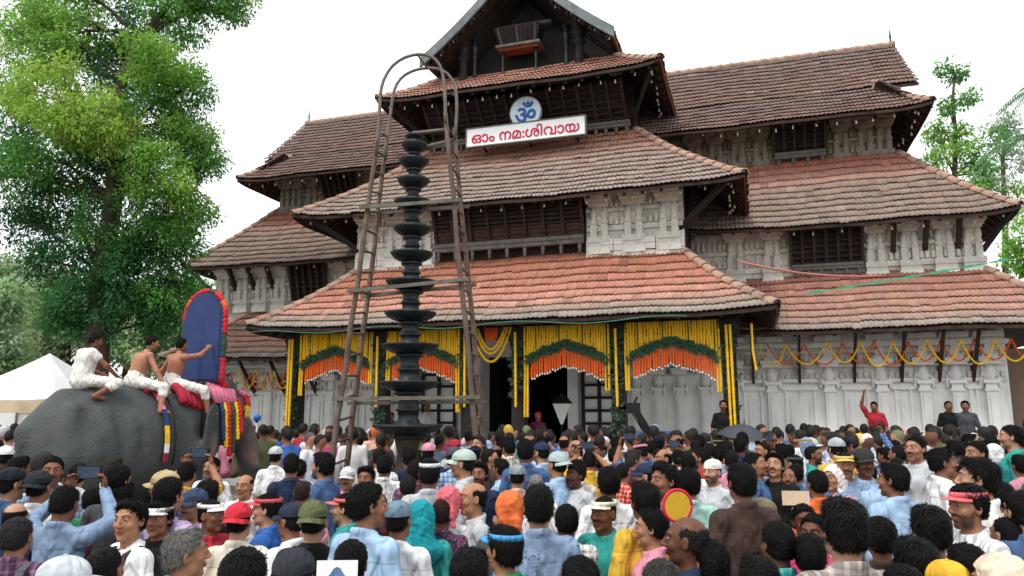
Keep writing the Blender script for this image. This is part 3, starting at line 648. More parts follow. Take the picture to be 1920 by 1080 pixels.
# ================================================================== oil lamp tower
LX, LY = -1.575, 11.5
lamp = empty('oil_lamp_tower', (LX, LY, 0)); tag(lamp, 'tall black tiered oil lamp tower between two wooden ladders', 'lamp tower')
def zpx(y): return at(770, y, LY).z
tiers = [(275, 25), (305, 29), (342, 31), (383, 36), (432, 36), (480, 40), (533, 47), (592, 48), (652, 53), (722, 58), (803, 64)]
M_stone = mat('stone_base', hexc('3d382c'), .9, .3, 4, .4)
def scallop(k, seg, r): return 1+.05*abs(math.sin(k*math.pi/4)) if r > .1 else 1
prev = None
for i, (y, hwpx) in enumerate(tiers):
    z = zpx(y); r = hwpx/FPX*LY*.99
    d = MB().lathe([(.05, -.10), (r*.35, -.105), (r*.62, -.075), (r*.85, -.03), (r*.97, .02), (r, .05), (r*.95, .055), (r*.8, .03), (r*.4, .0), (.06, .01)], 48, (0, 0, z), wob=scallop if i not in (9,) else None).build('lamp_dish', M_iron, lamp)
    MB().lathe([(r*.5, -.145), (r*.52, -.12), (r*.36, -.108)], 24, (0, 0, z)).build('dish_moulding', M_iron, lamp)
    zn = zpx(tiers[i+1][0]) if i < len(tiers)-1 else .62
    h = z-.10-zn; r0 = .075+.0095*i
    MB().lathe([(r0*1.5, zn+.012), (r0*1.55, zn+.03), (r0*1.1, zn+h*.15+.01), (r0*.95, zn+h*.3), (r0*1.05, zn+h*.45), (r0*1.3, zn+h*.5), (r0*1.05, zn+h*.55), (r0*.9, zn+h*.75), (r0*1.15, zn+h*.92), (r0*1.25, z-.1)], 20).build('shaft', M_iron if i < len(tiers)-1 else M_stone, lamp)
zt = zpx(275)
MB().lathe([(.12, zt+.01), (.1, zt+.06), (.06, zt+.1), (.12, zt+.14), (.16, zt+.17), (.13, zt+.2), (.05, zt+.22), (.03, zt+.26)], 20).build('finial', M_iron, lamp)
MB().lathe([(.55, 0), (.55, .18), (.45, .22), (.4, .45), (.42, .5), (.3, .55), (.26, .625)], 8, sm=False).build('pedestal', M_stone, lamp)
# ================================================================== wooden ladder frame round the lamp
M_pole = mat('weathered_pole', hexc('66564c'), .85, .4, 6, .4, 30, stain=(hexc('8f8274'), 4, .55, .6)); M_pipe = mat('iron_pipe', hexc('6f665e'), .55, .3, 10, .2, metal=.3)
M_plank = mat('plank', hexc('6a675c'), .85, .35, 6, .4, 30)
ladder = empty('ladder_frame', (LX-.1, LY, 0)); tag(ladder, 'double ladder of brown poles with a curved iron top straddling the lamp tower', 'ladder')
LO = ladder.location.copy(); D0, D1 = 11.2, 11.8
def lp(x, y, d): return at(x, y, d)-LO
def down(a, b): return b+(b-a)*((-b.z)/(b.z-a.z))        # extend a->b to the ground
poles = {}
for nm, top, bot, d in (('lf', (713, 225), (625, 850), D0), ('lb', (729, 235), (652, 850), D1), ('rf', (835, 212), (895, 845), D0), ('rb', (852, 240), (908, 845), D1)):
    a, b = lp(*top, d), lp(*bot, d); g_ = down(a, b); poles[nm] = (a, g_)
    pts = [a.lerp(g_, i/10)+Vector((random.uniform(-.012, .012), random.uniform(-.012, .012), 0))*(0 < i < 10) for i in range(11)]
    MB().tube(pts, [.034+.016*i/10 for i in range(11)], 8).build('pole', M_pole, ladder)
def onpole(nm, y, d):
    a, g_ = poles[nm]; lo, hi = 0., 1.
    for _ in range(30):
        mid = (lo+hi)/2; p = a.lerp(g_, mid)+LO-Vector((0, 0, CAM_H)); cp, sp = math.cos(PITCH), math.sin(PITCH)
        F = p.y*cp+p.z*sp; U = -p.y*sp+p.z*cp
        if 540-FPX*U/F < y: lo = mid
        else: hi = mid
    return a.lerp(g_, lo)
for s_ in 'lr':
    n = 19
    for i in range(n):
        a = poles[s_+'f'][0].lerp(poles[s_+'f'][1], .03+.92*i/n); b = poles[s_+'b'][0].lerp(poles[s_+'b'][1], .03+.92*i/n)
        dz = random.uniform(-.02, .02); MB().tube([a+Vector((0, 0, dz)), b-Vector((0, 0, dz))], .02, 6).build('rung', M_pole, ladder)
for pl, d in (([(705, 290), (712, 215), (712, 180), (718, 150), (735, 122), (760, 106), (785, 101), (808, 104), (825, 120), (833, 150), (835, 195), (835, 230)], D0-.06), ([(722, 300), (731, 225), (736, 180), (743, 157), (758, 140), (780, 130), (802, 127), (830, 130), (848, 147), (856, 172), (857, 210), (853, 260)], D1-.06)):
    P = [lp(x, y, d) for x, y in pl]; Q = []
    for a, b in zip(P[:-1], P[1:]): Q += [a.lerp(b, t) for t in (0, .5)]
    Q.append(P[-1]); Q = [Q[0]]+[(Q[i-1]+Q[i]*2+Q[i+1])/4 for i in range(1, len(Q)-1)]+[Q[-1]]
    MB().tube(Q, .026, 8).build('pipe_arch', M_pipe, ladder)
MB().tube([lp(782, 101, D0-.06), lp(800, 127, D1-.06)], .018, 6).build('brace', M_pipe, ladder)
MB().tube([lp(838, 243, D0), lp(775, 250, D0+.2)], .03, 6).build('brace', M_pipe, ladder); MB().tube([lp(850, 262, D1), lp(790, 278, D1-.2)], .03, 6).build('brace', M_pipe, ladder)
for yl, yr in ((390, 378), (546, 526), (748, 745)):
    for nm, d, dy in (('f', D0, 0), ('b', D1, 8)):
        a, b = onpole('l'+nm, yl+dy, d), onpole('r'+nm, yr+dy, d); e = (b-a).normalized()*.12; off = Vector((0, -.06 if nm == 'f' else .06, 0))
        MB().bar(a-e+off, b+e+off, .035, .055).build('plank', M_plank, ladder)
# lantern sign by the doorway: rhombic metal lamp on a post
o = empty('lantern', tw(1.15, -1.5, .7)); tag(o, 'grey rhombic metal lantern on a post right of the doorway', 'lantern')
MB().tube([(0, 0, 0), (0, 0, 1.05)], .03, 8).build('post', M_iron, o)
MB().lathe([(.03, 1.05), (.2, 1.5), (.22, 1.54)], 4, sm=False).build('lantern_glass', M_white, o); MB().lathe([(.26, 1.545), (.26, 1.57), (.14, 1.7), (.03, 1.74), (.02, 1.8)], 4, sm=False).build('lantern_cap', M_iron, o)

# ================================================================== white festival tent
tent = empty('canopy_tent', (-13.9, 22, 0)); tag(tent, 'white peaked canopy tent behind the elephant', 'tent')
M_tent = mat('tent_fabric', hexc('e9ebec'), .8, .05, 2, .15, 6, trans=.25); M_valance = mat('tent_valance', hexc('c9b79a'), .8, .2, 3, .2)
def pyramid(cx, cy, hw, z0, z1, nm):
    n = 8; vs = []; fs = []
    for j in range(n+1):
        t = j/n; r = hw*(1-t)**1.0; z = z0+(z1-z0)*(t**1.55*.75+t*.25)
        for k in range(24):
            a = 2*math.pi*(k+.5)/24; q = 1/max(abs(math.cos(a)), abs(math.sin(a))); vs.append((cx+r*q*math.cos(a), cy+r*q*math.sin(a), z-.06*math.cos(4*a)*(1-t)))
    for j in range(n):
        for k in range(24): fs.append((j*24+k, j*24+(k+1) % 24, (j+1)*24+(k+1) % 24, (j+1)*24+k))
    MB().raw(vs, fs, False).build(nm, M_tent, tent)
pyramid(.3, 0, 2.3, 2.35, 3.75, 'canopy'); 
m = MB()
for k in range(4):
    a = [(-2, -2.3), (2.6, -2.3), (2.6, 2.3), (-2, 2.3)]; p, q = a[k], a[(k+1) % 4]; m.raw([(p[0], p[1], 2.35), (q[0], q[1], 2.35), (q[0], q[1], 2.02), (p[0], p[1], 2.02)], [(0, 1, 2, 3)])
m.build('valance', M_valance, tent)
for x, y in ((-2, -2.3), (2.6, -2.3), (2.6, 2.3), (-2, 2.3)): MB().tube([(x, y, 0), (x, y, 2.35)], .035, 8).build('tent_pole', M_pipe, tent)
MB().raw([(-4.0, 2.32, .5), (2.9, 2.32, .5), (2.9, 2.34, 2.2), (-4.0, 2.34, 2.2)], [(0, 1, 2, 3)]).build('back_sheet', M_tent, tent)

# ================================================================== trees
M_leaf = mat('foliage', None, .65, .2, 3, 0, src='attr', trans=.5, spec=.15); M_bark = mat('bark', hexc('4a4038'), .95, .35, 5, .7, 25)
def leaves(centres, per, spread, L, W, cols, seed, droop=.5, flat=.7):
    """leaf blades scattered round twig ends. centres (n,3), cols (n,3)"""
    r = np.random.default_rng(seed); n = len(centres)*per; C = np.repeat(np.asarray(centres), per, 0); K = np.repeat(np.asarray(cols), per, 0)
    v = r.normal(0, 1, (n, 3)); v /= np.linalg.norm(v, axis=1)[:, None]; rad = spread*r.random(n)**.45
    p = C+v*rad[:, None]*np.array([1, 1, flat])
    d = v*.7+r.normal(0, .6, (n, 3)); d[:, 2] -= droop; d /= np.linalg.norm(d, axis=1)[:, None]
    s = np.cross(d, r.normal(0, .5, (n, 3))+np.array([0, 0, 1.])); s /= np.linalg.norm(s, axis=1)[:, None]+1e-9
    l = L*r.uniform(.6, 1.3, n)[:, None]; w_ = W*r.uniform(.7, 1.2, n)[:, None]; up = np.cross(s, d)
    V = np.stack([p, p+d*l*.5+s*w_+up*l*.08, p+d*l, p+d*l*.5-s*w_+up*l*.08], 1).reshape(-1, 3)
    F = np.arange(n*4).reshape(-1, 4); K = np.clip(K*(1+r.normal(0, .10, (n, 1)))*(1+r.normal(0, .05, (n, 3))), .005, .6)
    return V, F, np.repeat(np.concatenate([K, np.ones((n, 1))], 1), 4, 0)
def limb(mb, a, b, r0, r1, wob=.12, n=6, seg=7):
    a, b = Vector(a), Vector(b); L = (b-a).length
    pts = [a.lerp(b, i/n)+Vector((random.gauss(0, wob*L*.12), random.gauss(0, wob*L*.12), L*.06*math.sin(math.pi*i/n)))*(0 < i < n) for i in range(n+1)]
    mb.tube(pts, [r0+(r1-r0)*i/n for i in range(n+1)], seg); return pts
def tree(name, base, trunk, blobs, label, seed, per=60, L=.16, W=.035, twigs=22, spread=.4, r_trunk=.3, group=None, droop=.5):
    """trunk: world points; blobs: (centre, radius, colour, twig count factor)"""
    random.seed(seed); r = np.random.default_rng(seed); root = empty(name, base); tag(root, label, 'tree', group)
    B = Vector(base); mb = MB(); tp = [Vector(p)-B for p in trunk]; n = len(tp)
    mb.tube(tp, [r_trunk*(1-.75*i/(n-1)) for i in range(n)], 10)
    cen = []; cols = []
    for bi, (c, rad, col, k) in enumerate(blobs):
        c = Vector(c)-B; j = min(range(n), key=lambda i: (tp[i]-c).length+max(0, tp[i].z-c.z)*.8); st = tp[max(0, j-1)] if tp[j].z > c.z else tp[j]
        lp_ = limb(mb, st, c, max(.03, rad*.07), .025)
        nt_ = max(4, int(twigs*k))
        for t in range(nt_):
            v = r.normal(0, 1, 3); v /= np.linalg.norm(v); q = c+Vector(v*rad*np.array([1, 1, .85])*(.45+.6*r.random()**.6))
            cen.append(tuple(q)); cols.append(np.array(col[:3])*(1+r.normal(0, .22)))
            if t % 2 == 0: limb(mb, lp_[-2 if t % 4 else -3], q, .018, .006, .2, 3, 4)
    mb.build('trunk', M_bark, root)
    V, F, K = leaves(cen, per, spread, L, W, cols, seed, droop)
    meshobj('crown', npmesh('crown', V, F, False, K), M_leaf, root); random.seed(seed+1)
g_d, g_m, g_b, g_y, g_haze = hexc('467a48'), hexc('649c4c'), hexc('86b650'), hexc('9dc054'), hexc('a9bda0')  # leaf greens; the last is paled to carry distance haze
D = 18.0
def bl(x, y, rpx, col, k=1.0, d=D, dd=0.0): return (at(x, y, d+dd), rpx/FPX*d, col, k)
tb = at(185, 772, D); tb.z = 0
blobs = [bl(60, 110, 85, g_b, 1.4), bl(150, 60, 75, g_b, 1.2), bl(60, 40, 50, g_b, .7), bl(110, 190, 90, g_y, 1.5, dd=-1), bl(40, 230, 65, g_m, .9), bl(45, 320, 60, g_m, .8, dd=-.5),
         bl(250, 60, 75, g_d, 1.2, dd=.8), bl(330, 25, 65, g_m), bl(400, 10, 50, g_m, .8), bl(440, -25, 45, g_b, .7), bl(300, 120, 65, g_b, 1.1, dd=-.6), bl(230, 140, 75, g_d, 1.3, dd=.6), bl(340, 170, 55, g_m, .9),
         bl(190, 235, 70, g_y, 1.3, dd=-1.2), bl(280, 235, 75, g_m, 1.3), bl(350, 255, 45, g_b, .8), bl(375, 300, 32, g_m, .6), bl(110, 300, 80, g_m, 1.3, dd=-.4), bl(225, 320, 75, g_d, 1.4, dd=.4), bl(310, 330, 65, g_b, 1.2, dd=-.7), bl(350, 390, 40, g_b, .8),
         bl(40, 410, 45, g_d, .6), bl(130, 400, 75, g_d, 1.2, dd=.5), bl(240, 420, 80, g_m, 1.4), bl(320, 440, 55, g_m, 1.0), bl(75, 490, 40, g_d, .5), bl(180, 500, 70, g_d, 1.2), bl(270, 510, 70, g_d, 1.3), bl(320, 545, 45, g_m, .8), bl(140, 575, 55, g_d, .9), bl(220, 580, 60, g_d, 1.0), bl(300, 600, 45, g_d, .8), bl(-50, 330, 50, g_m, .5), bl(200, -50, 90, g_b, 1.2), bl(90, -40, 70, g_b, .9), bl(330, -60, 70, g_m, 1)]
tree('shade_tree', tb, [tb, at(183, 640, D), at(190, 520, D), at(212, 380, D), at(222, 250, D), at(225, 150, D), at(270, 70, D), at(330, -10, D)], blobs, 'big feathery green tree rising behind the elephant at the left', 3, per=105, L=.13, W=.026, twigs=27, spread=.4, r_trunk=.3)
# trees further back at the left, distance haze mixed into their paler leaf colours
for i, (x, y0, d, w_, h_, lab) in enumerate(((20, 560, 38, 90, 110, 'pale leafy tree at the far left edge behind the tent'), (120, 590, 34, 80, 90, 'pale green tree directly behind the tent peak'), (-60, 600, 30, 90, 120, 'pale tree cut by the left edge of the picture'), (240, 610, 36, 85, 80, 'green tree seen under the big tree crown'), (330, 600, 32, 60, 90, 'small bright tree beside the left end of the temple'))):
    b = at(x, 772, d); b.z = 0; bls = [bl(x+random.uniform(-w_, w_)*.7, y0+random.uniform(-.55, 1.0)*h_, random.uniform(30, 48), [g_haze, hexc('a3b98a'), hexc('9db87c'), hexc('8fab7e')][(i+q) % 4], 1.0, d) for q in range(11)]
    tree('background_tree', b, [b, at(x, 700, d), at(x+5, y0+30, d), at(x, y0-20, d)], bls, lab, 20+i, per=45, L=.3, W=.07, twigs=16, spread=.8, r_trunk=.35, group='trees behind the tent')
# slender trees beyond the right wing
d = 42
b = at(1792, 772, d); b.z = 0
tree('slender_tree', b, [b, at(1795, 420, d), at(1790, 330, d), at(1792, 250, d), at(1786, 190, d), at(1790, 140, d)], [bl(1788, 130, 22, g_m, .8, d), bl(1775, 200, 22, g_m, .6, d), bl(1815, 185, 16, g_m, .5, d), bl(1800, 260, 30, g_b, .9, d), bl(1770, 290, 35, g_b, 1.2, d), bl(1825, 300, 26, g_m, .8, d), bl(1760, 250, 25, g_b, .8, d), bl(1850, 330, 35, g_m, 1, d), bl(1790, 350, 45, g_b, 1.3, d)], 'slender tree with sparse tufts above the right wing roof', 41, per=40, L=.28, W=.07, twigs=13, spread=.5, r_trunk=.22)
b = at(1880, 772, d+6); b.z = 0
tree('background_tree', b, [b, at(1885, 420, d+6), at(1880, 300, d+6), at(1890, 230, d+6)], [bl(1880, 230, 28, g_haze, .9, d+6), bl(1900, 300, 30, g_haze, .9, d+6), bl(1860, 260, 24, g_m, .7, d+6), bl(1850, 350, 40, g_haze, 1, d+6), bl(1905, 380, 45, g_b, 1.1, d+6)], 'pale tree at the right edge behind the slender one', 43, per=40, L=.3, W=.07, twigs=14, spread=.6, r_trunk=.25)
b = at(1935, 772, 26); b.z = 0
tree('background_tree', b, [b, at(1930, 560, 26), at(1925, 480, 26)], [bl(1915, 470, 30, g_b, 1, 26), bl(1945, 430, 40, g_b, 1.2, 26), bl(1915, 500, 20, g_b, .6, 26)], 'bright green tree just past the right end of the wing', 47, per=50, L=.2, W=.05, twigs=14, spread=.45, r_trunk=.2)
# coconut palm at the right edge
def palm(base, top, label, seed, nf=13, FL=3.0):
    random.seed(seed); root = empty('coconut_palm', base); tag(root, label, 'palm'); B = Vector(base); tp = Vector(top)-B
    MB().tube([Vector((0, 0, 0)), tp*.5+Vector((.25, 0, 0)), tp], [.2, .15, .12], 10).build('trunk', M_bark, root)
    for k in range(nf):
        az = 2*math.pi*k/nf+random.uniform(-.2, .2); el = random.uniform(-.1, .9); d = Vector((math.cos(az), math.sin(az), 0)); pts = []
        for i in range(13): t = i/12; pts.append(tp+d*FL*t*math.cos(el*.6)+Vector((0, 0, FL*(math.sin(el)*t*.8-.75*t*t))))
        m = MB(); m.tube(pts, [.03*(1-.8*i/12) for i in range(13)], 5); s = d.cross(Vector((0, 0, 1)))
        for i in range(1, 13):
            for h in (0, .5):
                p = pts[i-1].lerp(pts[i], h); tl = FL*.26*math.sin(math.pi*min(1, (i+h)/13)*.85+.35)
                for q in (-1, 1):
                    e = p+s*q*tl*.75+d*tl*.4-Vector((0, 0, tl*.55)); c_ = d*.035
                    m.raw([p-c_, p+c_, e], [(0, 1, 2)])
        m.build('frond', MATS.get('palm_leaf') or mat('palm_leaf', hexc('5f8a55'), .5, .2, 4, 0, trans=.35), root)
b = at(1965, 772, 34); b.z = 0
palm(b, at(1950, 250, 34), 'coconut palm leaning in at the right edge', 5, FL=3.6)
b = at(1985, 772, 40); b.z = 0
palm(b, at(1975, 165, 40), 'taller coconut palm with frond tips at the right edge', 6, FL=3.2)

# ================================================================== implicit surfaces (one continuous skin per body)
def axis(*segs):
    out = [segs[0][0]]
    for lo, hi, st in segs:
        n = max(1, int(round((hi-lo)/st))); out += list(np.linspace(lo, hi, n+1)[1:])
    return np.array(out)
def f_cap(P, a, b, r1, r2):
    a, b = np.asarray(a, float), np.asarray(b, float); ab = b-a; t = np.clip(((P-a)@ab)/max(ab@ab, 1e-9), 0, 1)
    return np.linalg.norm(P-a-t[..., None]*ab, axis=-1)-(r1+(r2-r1)*t)
def f_ell(P, c, r, M=None):
    q = P-np.asarray(c, float)
    if M is not None: q = q@np.asarray(M)
    r = np.asarray(r, float); k0 = np.linalg.norm(q/r, axis=-1); k1 = np.linalg.norm(q/(r*r), axis=-1)
    return k0*(k0-1)/np.maximum(k1, 1e-6)
def smin(a, b, k):
    if k <= 0: return np.minimum(a, b)
    h = np.clip(.5+.5*(b-a)/k, 0, 1); return b*(1-h)+a*h-k*h*(1-h)
def smax(a, b, k): return -smin(-a, -b, k)
def rotm(ax, ang): return np.array(Matrix.Rotation(ang, 3, ax))
class Grid:
    def __init__(s, xs, ys, zs): s.ax = (xs, ys, zs); s.D = np.full((len(xs), len(ys), len(zs)), .3)
    def region(s, lo, hi):
        sl = tuple(slice(max(0, np.searchsorted(a, l)-1), np.searchsorted(a, h)+1) for a, l, h in zip(s.ax, lo, hi))
        return sl, np.stack(np.meshgrid(*[a[q] for a, q in zip(s.ax, sl)], indexing='ij'), -1)
    def op(s, fn, lo, hi, k=.02, mode='add'):
        sl, P = s.region(lo, hi)
        if 0 in P.shape: return
        d = fn(P); s.D[sl] = smin(s.D[sl], d, k) if mode == 'add' else smax(s.D[sl], -d, k)
    def cap(s, a, b, r1, r2, k=.02, mode='add'):
        a, b = np.asarray(a, float), np.asarray(b, float); m = max(r1, r2)+k*1.5+.03
        s.op(lambda P: f_cap(P, a, b, r1, r2), np.minimum(a, b)-m, np.maximum(a, b)+m, k, mode)
    def ell(s, c, r, k=.02, M=None, mode='add'):
        c = np.asarray(c, float); m = max(r)+k*1.5+.03; s.op(lambda P: f_ell(P, c, r, M), c-m, c+m, k, mode)
    def mesh(s):
        D = s.D; xs, ys, zs = s.ax; S = D < 0
        c = np.zeros(tuple(n-1 for n in D.shape), np.int8)
        for i in (0, 1):
            for j in (0, 1):
                for k in (0, 1): c += S[i:D.shape[0]-1+i, j:D.shape[1]-1+j, k:D.shape[2]-1+k]
        act = (c > 0) & (c < 8); I = np.argwhere(act); vid = np.full(act.shape, -1, np.int32); vid[act] = np.arange(len(I))
        acc = np.zeros((len(I), 3)); cnt = np.zeros(len(I)); A = (xs, ys, zs)
        cor = np.array([[i, j, k] for i in (0, 1) for j in (0, 1) for k in (0, 1)])
        for p in range(8):
            for q in range(p+1, 8):
                if np.abs(cor[p]-cor[q]).sum() != 1: continue
                a, b = I+cor[p], I+cor[q]; da, db = D[a[:, 0], a[:, 1], a[:, 2]], D[b[:, 0], b[:, 1], b[:, 2]]
                m = (da < 0) != (db < 0); t = (da/(da-db+1e-12))[m][:, None]
                pa = np.stack([A[x][a[m, x]] for x in range(3)], 1); pb = np.stack([A[x][b[m, x]] for x in range(3)], 1)
                acc[m] += pa+(pb-pa)*t; cnt[m] += 1
        V = acc/cnt[:, None]; F = []
        for ax_ in range(3):
            o = [x for x in range(3) if x != ax_]; s0 = [slice(None)]*3; s1 = [slice(None)]*3; s0[ax_] = slice(0, -1); s1[ax_] = slice(1, None)
            d = S[tuple(s0)] != S[tuple(s1)]; e = np.argwhere(d); e = e[(e[:, o[0]] > 0) & (e[:, o[1]] > 0) & (e[:, o[0]] < D.shape[o[0]]-1) & (e[:, o[1]] < D.shape[o[1]]-1)]
            ins = S[e[:, 0], e[:, 1], e[:, 2]]; q = []
            for (u, v) in ((-1, -1), (0, -1), (0, 0), (-1, 0)):
                t = e.copy(); t[:, o[0]] += u; t[:, o[1]] += v; q.append(vid[t[:, 0], t[:, 1], t[:, 2]])
            q = np.stack(q, 1); fl = ins if ax_ != 1 else ~ins; q[~fl] = q[~fl][:, ::-1]; F.append(q)
        F = np.concatenate(F); return V, F[(F >= 0).all(1)]
def wavenoise(P, seed, f, n=6):
    r = np.random.default_rng(seed); o = 0
    for _ in range(n):
        d = r.normal(0, 1, 3); d /= np.linalg.norm(d); o = o+np.sin(P@d*f*r.uniform(.6, 1.6)+r.uniform(0, 6.3))
    return o/n

# ================================================================== people
M_skin = mat('skin', None, .52, .16, 26, .12, 140, src='skin', spec=.32)
M_hair = mat('hair', None, .55, .45, 45, .4, 160, src='obj', spec=.13, detail=10)
def fabric(name, pattern):
    m = mat(name, None, .85, .16, 7, .15, 200, src='obj', spec=.15); n = m.node_tree; N = lambda t: n.nodes.new('ShaderNode'+t); L = n.links.new
    p = next(x for x in n.nodes if x.type == 'BSDF_PRINCIPLED'); link_ = p.inputs['Base Color'].links[0]; c = link_.from_socket
    tc = N('TexCoord')
    # soft creases
    mp = N('Mapping'); mp.inputs['Rotation'].default_value = (.3, .5, .2); mp.inputs['Scale'].default_value = (7, 7, 3); L(tc.outputs['Object'], mp.inputs[0])
    nz = N('TexNoise'); nz.inputs['Scale'].default_value = 1.6; nz.inputs['Detail'].default_value = 1.5; nz.inputs['Distortion'].default_value = .7; L(mp.outputs[0], nz.inputs[0])
    bp = N('Bump'); bp.inputs['Strength'].default_value = .6; bp.inputs['Distance'].default_value = .12; L(nz.outputs[0], bp.inputs['Height'])
    old = p.inputs['Normal'].links[0].from_node; L(bp.outputs[0], old.inputs['Normal'])
    # stitched seams: back yoke, front placket
    sp = N('SeparateXYZ'); L(tc.outputs['Object'], sp.inputs[0])
    def mth(op, a, b):
        q = N('Math'); q.operation = op
        for k, v in enumerate((a, b)):
            if isinstance(v, (int, float)): q.inputs[k].default_value = v
            else: L(v, q.inputs[k])
        return q.outputs[0]
    yk = mth('MULTIPLY', mth('LESS_THAN', mth('ABSOLUTE', mth('SUBTRACT', sp.outputs[2], 1.325), 0), .0035), mth('LESS_THAN', sp.outputs[1], -.02))
    pk = mth('MULTIPLY', mth('LESS_THAN', mth('ABSOLUTE', mth('SUBTRACT', mth('ABSOLUTE', sp.outputs[0], 0), .016), 0), .0022), mth('GREATER_THAN', sp.outputs[1], .02))
    dk = N('Mix'); dk.data_type = 'RGBA'; dk.blend_type = 'MULTIPLY'; L(mth('MULTIPLY', mth('MAXIMUM', yk, pk), .45), dk.inputs[0]); L(c, dk.inputs[6]); dk.inputs[7].default_value = (.25, .25, .25, 1); c = dk.outputs[2]; L(c, p.inputs['Base Color'])
    if pattern != 'plain':
        if pattern in ('check', 'stripe'):
            sep = N('SeparateXYZ'); L(tc.outputs['Object'], sep.inputs[0]); outs = []
            for ax_, per in ((0, 130), (2, 130)) if pattern == 'check' else ((0, 170),):
                s = N('Math'); s.operation = 'MULTIPLY'; s.inputs[1].default_value = per; L(sep.outputs[ax_], s.inputs[0]); q = N('Math'); q.operation = 'SINE'; L(s.outputs[0], q.inputs[0])
                t = N('Math'); t.operation = 'GREATER_THAN'; t.inputs[1].default_value = .45; L(q.outputs[0], t.inputs[0]); outs.append(t.outputs[0])
            f = outs[0]
            if len(outs) == 2: a = N('Math'); a.operation = 'ADD'; L(outs[0], a.inputs[0]); L(outs[1], a.inputs[1]); h = N('Math'); h.operation = 'MULTIPLY'; h.inputs[1].default_value = .42; L(a.outputs[0], h.inputs[0]); f = h.outputs[0]
            else: h = N('Math'); h.operation = 'MULTIPLY'; h.inputs[1].default_value = .55; L(f, h.inputs[0]); f = h.outputs[0]
        else:
            v = N('TexVoronoi'); v.inputs['Scale'].default_value = 52; L(tc.outputs['Object'], v.inputs[0]); t = N('Math'); t.operation = 'LESS_THAN'; t.inputs[1].default_value = .33; L(v.outputs['Distance'], t.inputs[0]); f = t.outputs[0]
        inv = N('HueSaturation'); inv.inputs['Hue'].default_value = .54; inv.inputs['Saturation'].default_value = .8; L(c, inv.inputs['Color'])
        # second colour: pale on dark cloth, dark on pale cloth
        bw = N('RGBToBW'); L(c, bw.inputs[0]); mr = N('MapRange'); mr.inputs[1].default_value = .18; mr.inputs[2].default_value = .3; mr.inputs[3].default_value = 3.2; mr.inputs[4].default_value = .22; L(bw.outputs[0], mr.inputs[0]); L(mr.outputs[0], inv.inputs['Value'])
        mx = N('Mix'); mx.data_type = 'RGBA'; L(f, mx.inputs[0]); L(c, mx.inputs[6]); L(inv.outputs[0], mx.inputs[7]); L(mx.outputs[2], p.inputs['Base Color'])
    return m
M_fab = {k: fabric('cloth_'+k, k) for k in ('plain', 'check', 'stripe', 'print')}
HP = np.array([0, -.015, 1.50])                       # head pivot
def headfield(P):
    e = lambda c, r, M=None: f_ell(P, c, r, M); c_ = lambda a, b, r1, r2: f_cap(P, a, b, r1, r2)
    d = e((0, -.012, 1.632), (.0745, .096, .087))
    d = smin(d, e((0, .022, 1.588), (.061, .072, .088)), .03)
    d = smin(d, c_((-.029, .034, 1.533), (.029, .034, 1.533), .031, .031), .032)
    d = smin(d, e((0, .072, 1.507), (.024, .02, .02)), .025)
    for s in (-1, 1):
        d = smin(d, e((s*.043, .062, 1.583), (.022, .02, .02)), .02)
        d = smin(d, c_((s*.018, .088, 1.641), (s*.05, .07, 1.643), .009, .008), .014)
        d = smax(d, -e((s*.031, .101, 1.622), (.017, .015, .012)), .012)
        d = smin(d, e((s*.031, .078, 1.621), (.0135, .0125, .0115)), .004)
        d = smin(d, e((s*.077, -.004, 1.6), (.009, .019, .031), rotm('Z', s*.35)), .008)
        d = smax(d, -e((s*.086, .002, 1.604), (.006, .010, .018)), .006)
        d = smin(d, e((s*.0125, .103, 1.581), (.0095, .012, .008)), .006)
    d = smin(d, c_((0, .09, 1.632), (0, .114, 1.588), .0075, .0125), .010)
    d = smin(d, e((0, .094, 1.5525), (.024, .011, .0065)), .006)
    d = smin(d, e((0, .0925, 1.5425), (.02, .011, .007)), .006)
    d = smax(d, -e((0, .105, 1.5475), (.022, .006, .0016)), .004)
    return d
def head_xf(yaw, pitch): return rotm('Z', yaw)@rotm('X', -pitch)
def front_y(x, z):
    """y of the face surface in the head frame"""
    ys = np.linspace(.135, -.02, 90); P = np.stack([np.repeat(x[:, None], 90, 1), np.repeat(ys[None], len(x), 0), np.repeat(z[:, None], 90, 1)], -1)
    d = headfield(P) < 0; i = np.argmax(d, 1); return ys[np.maximum(i-1, 0)]-.0008
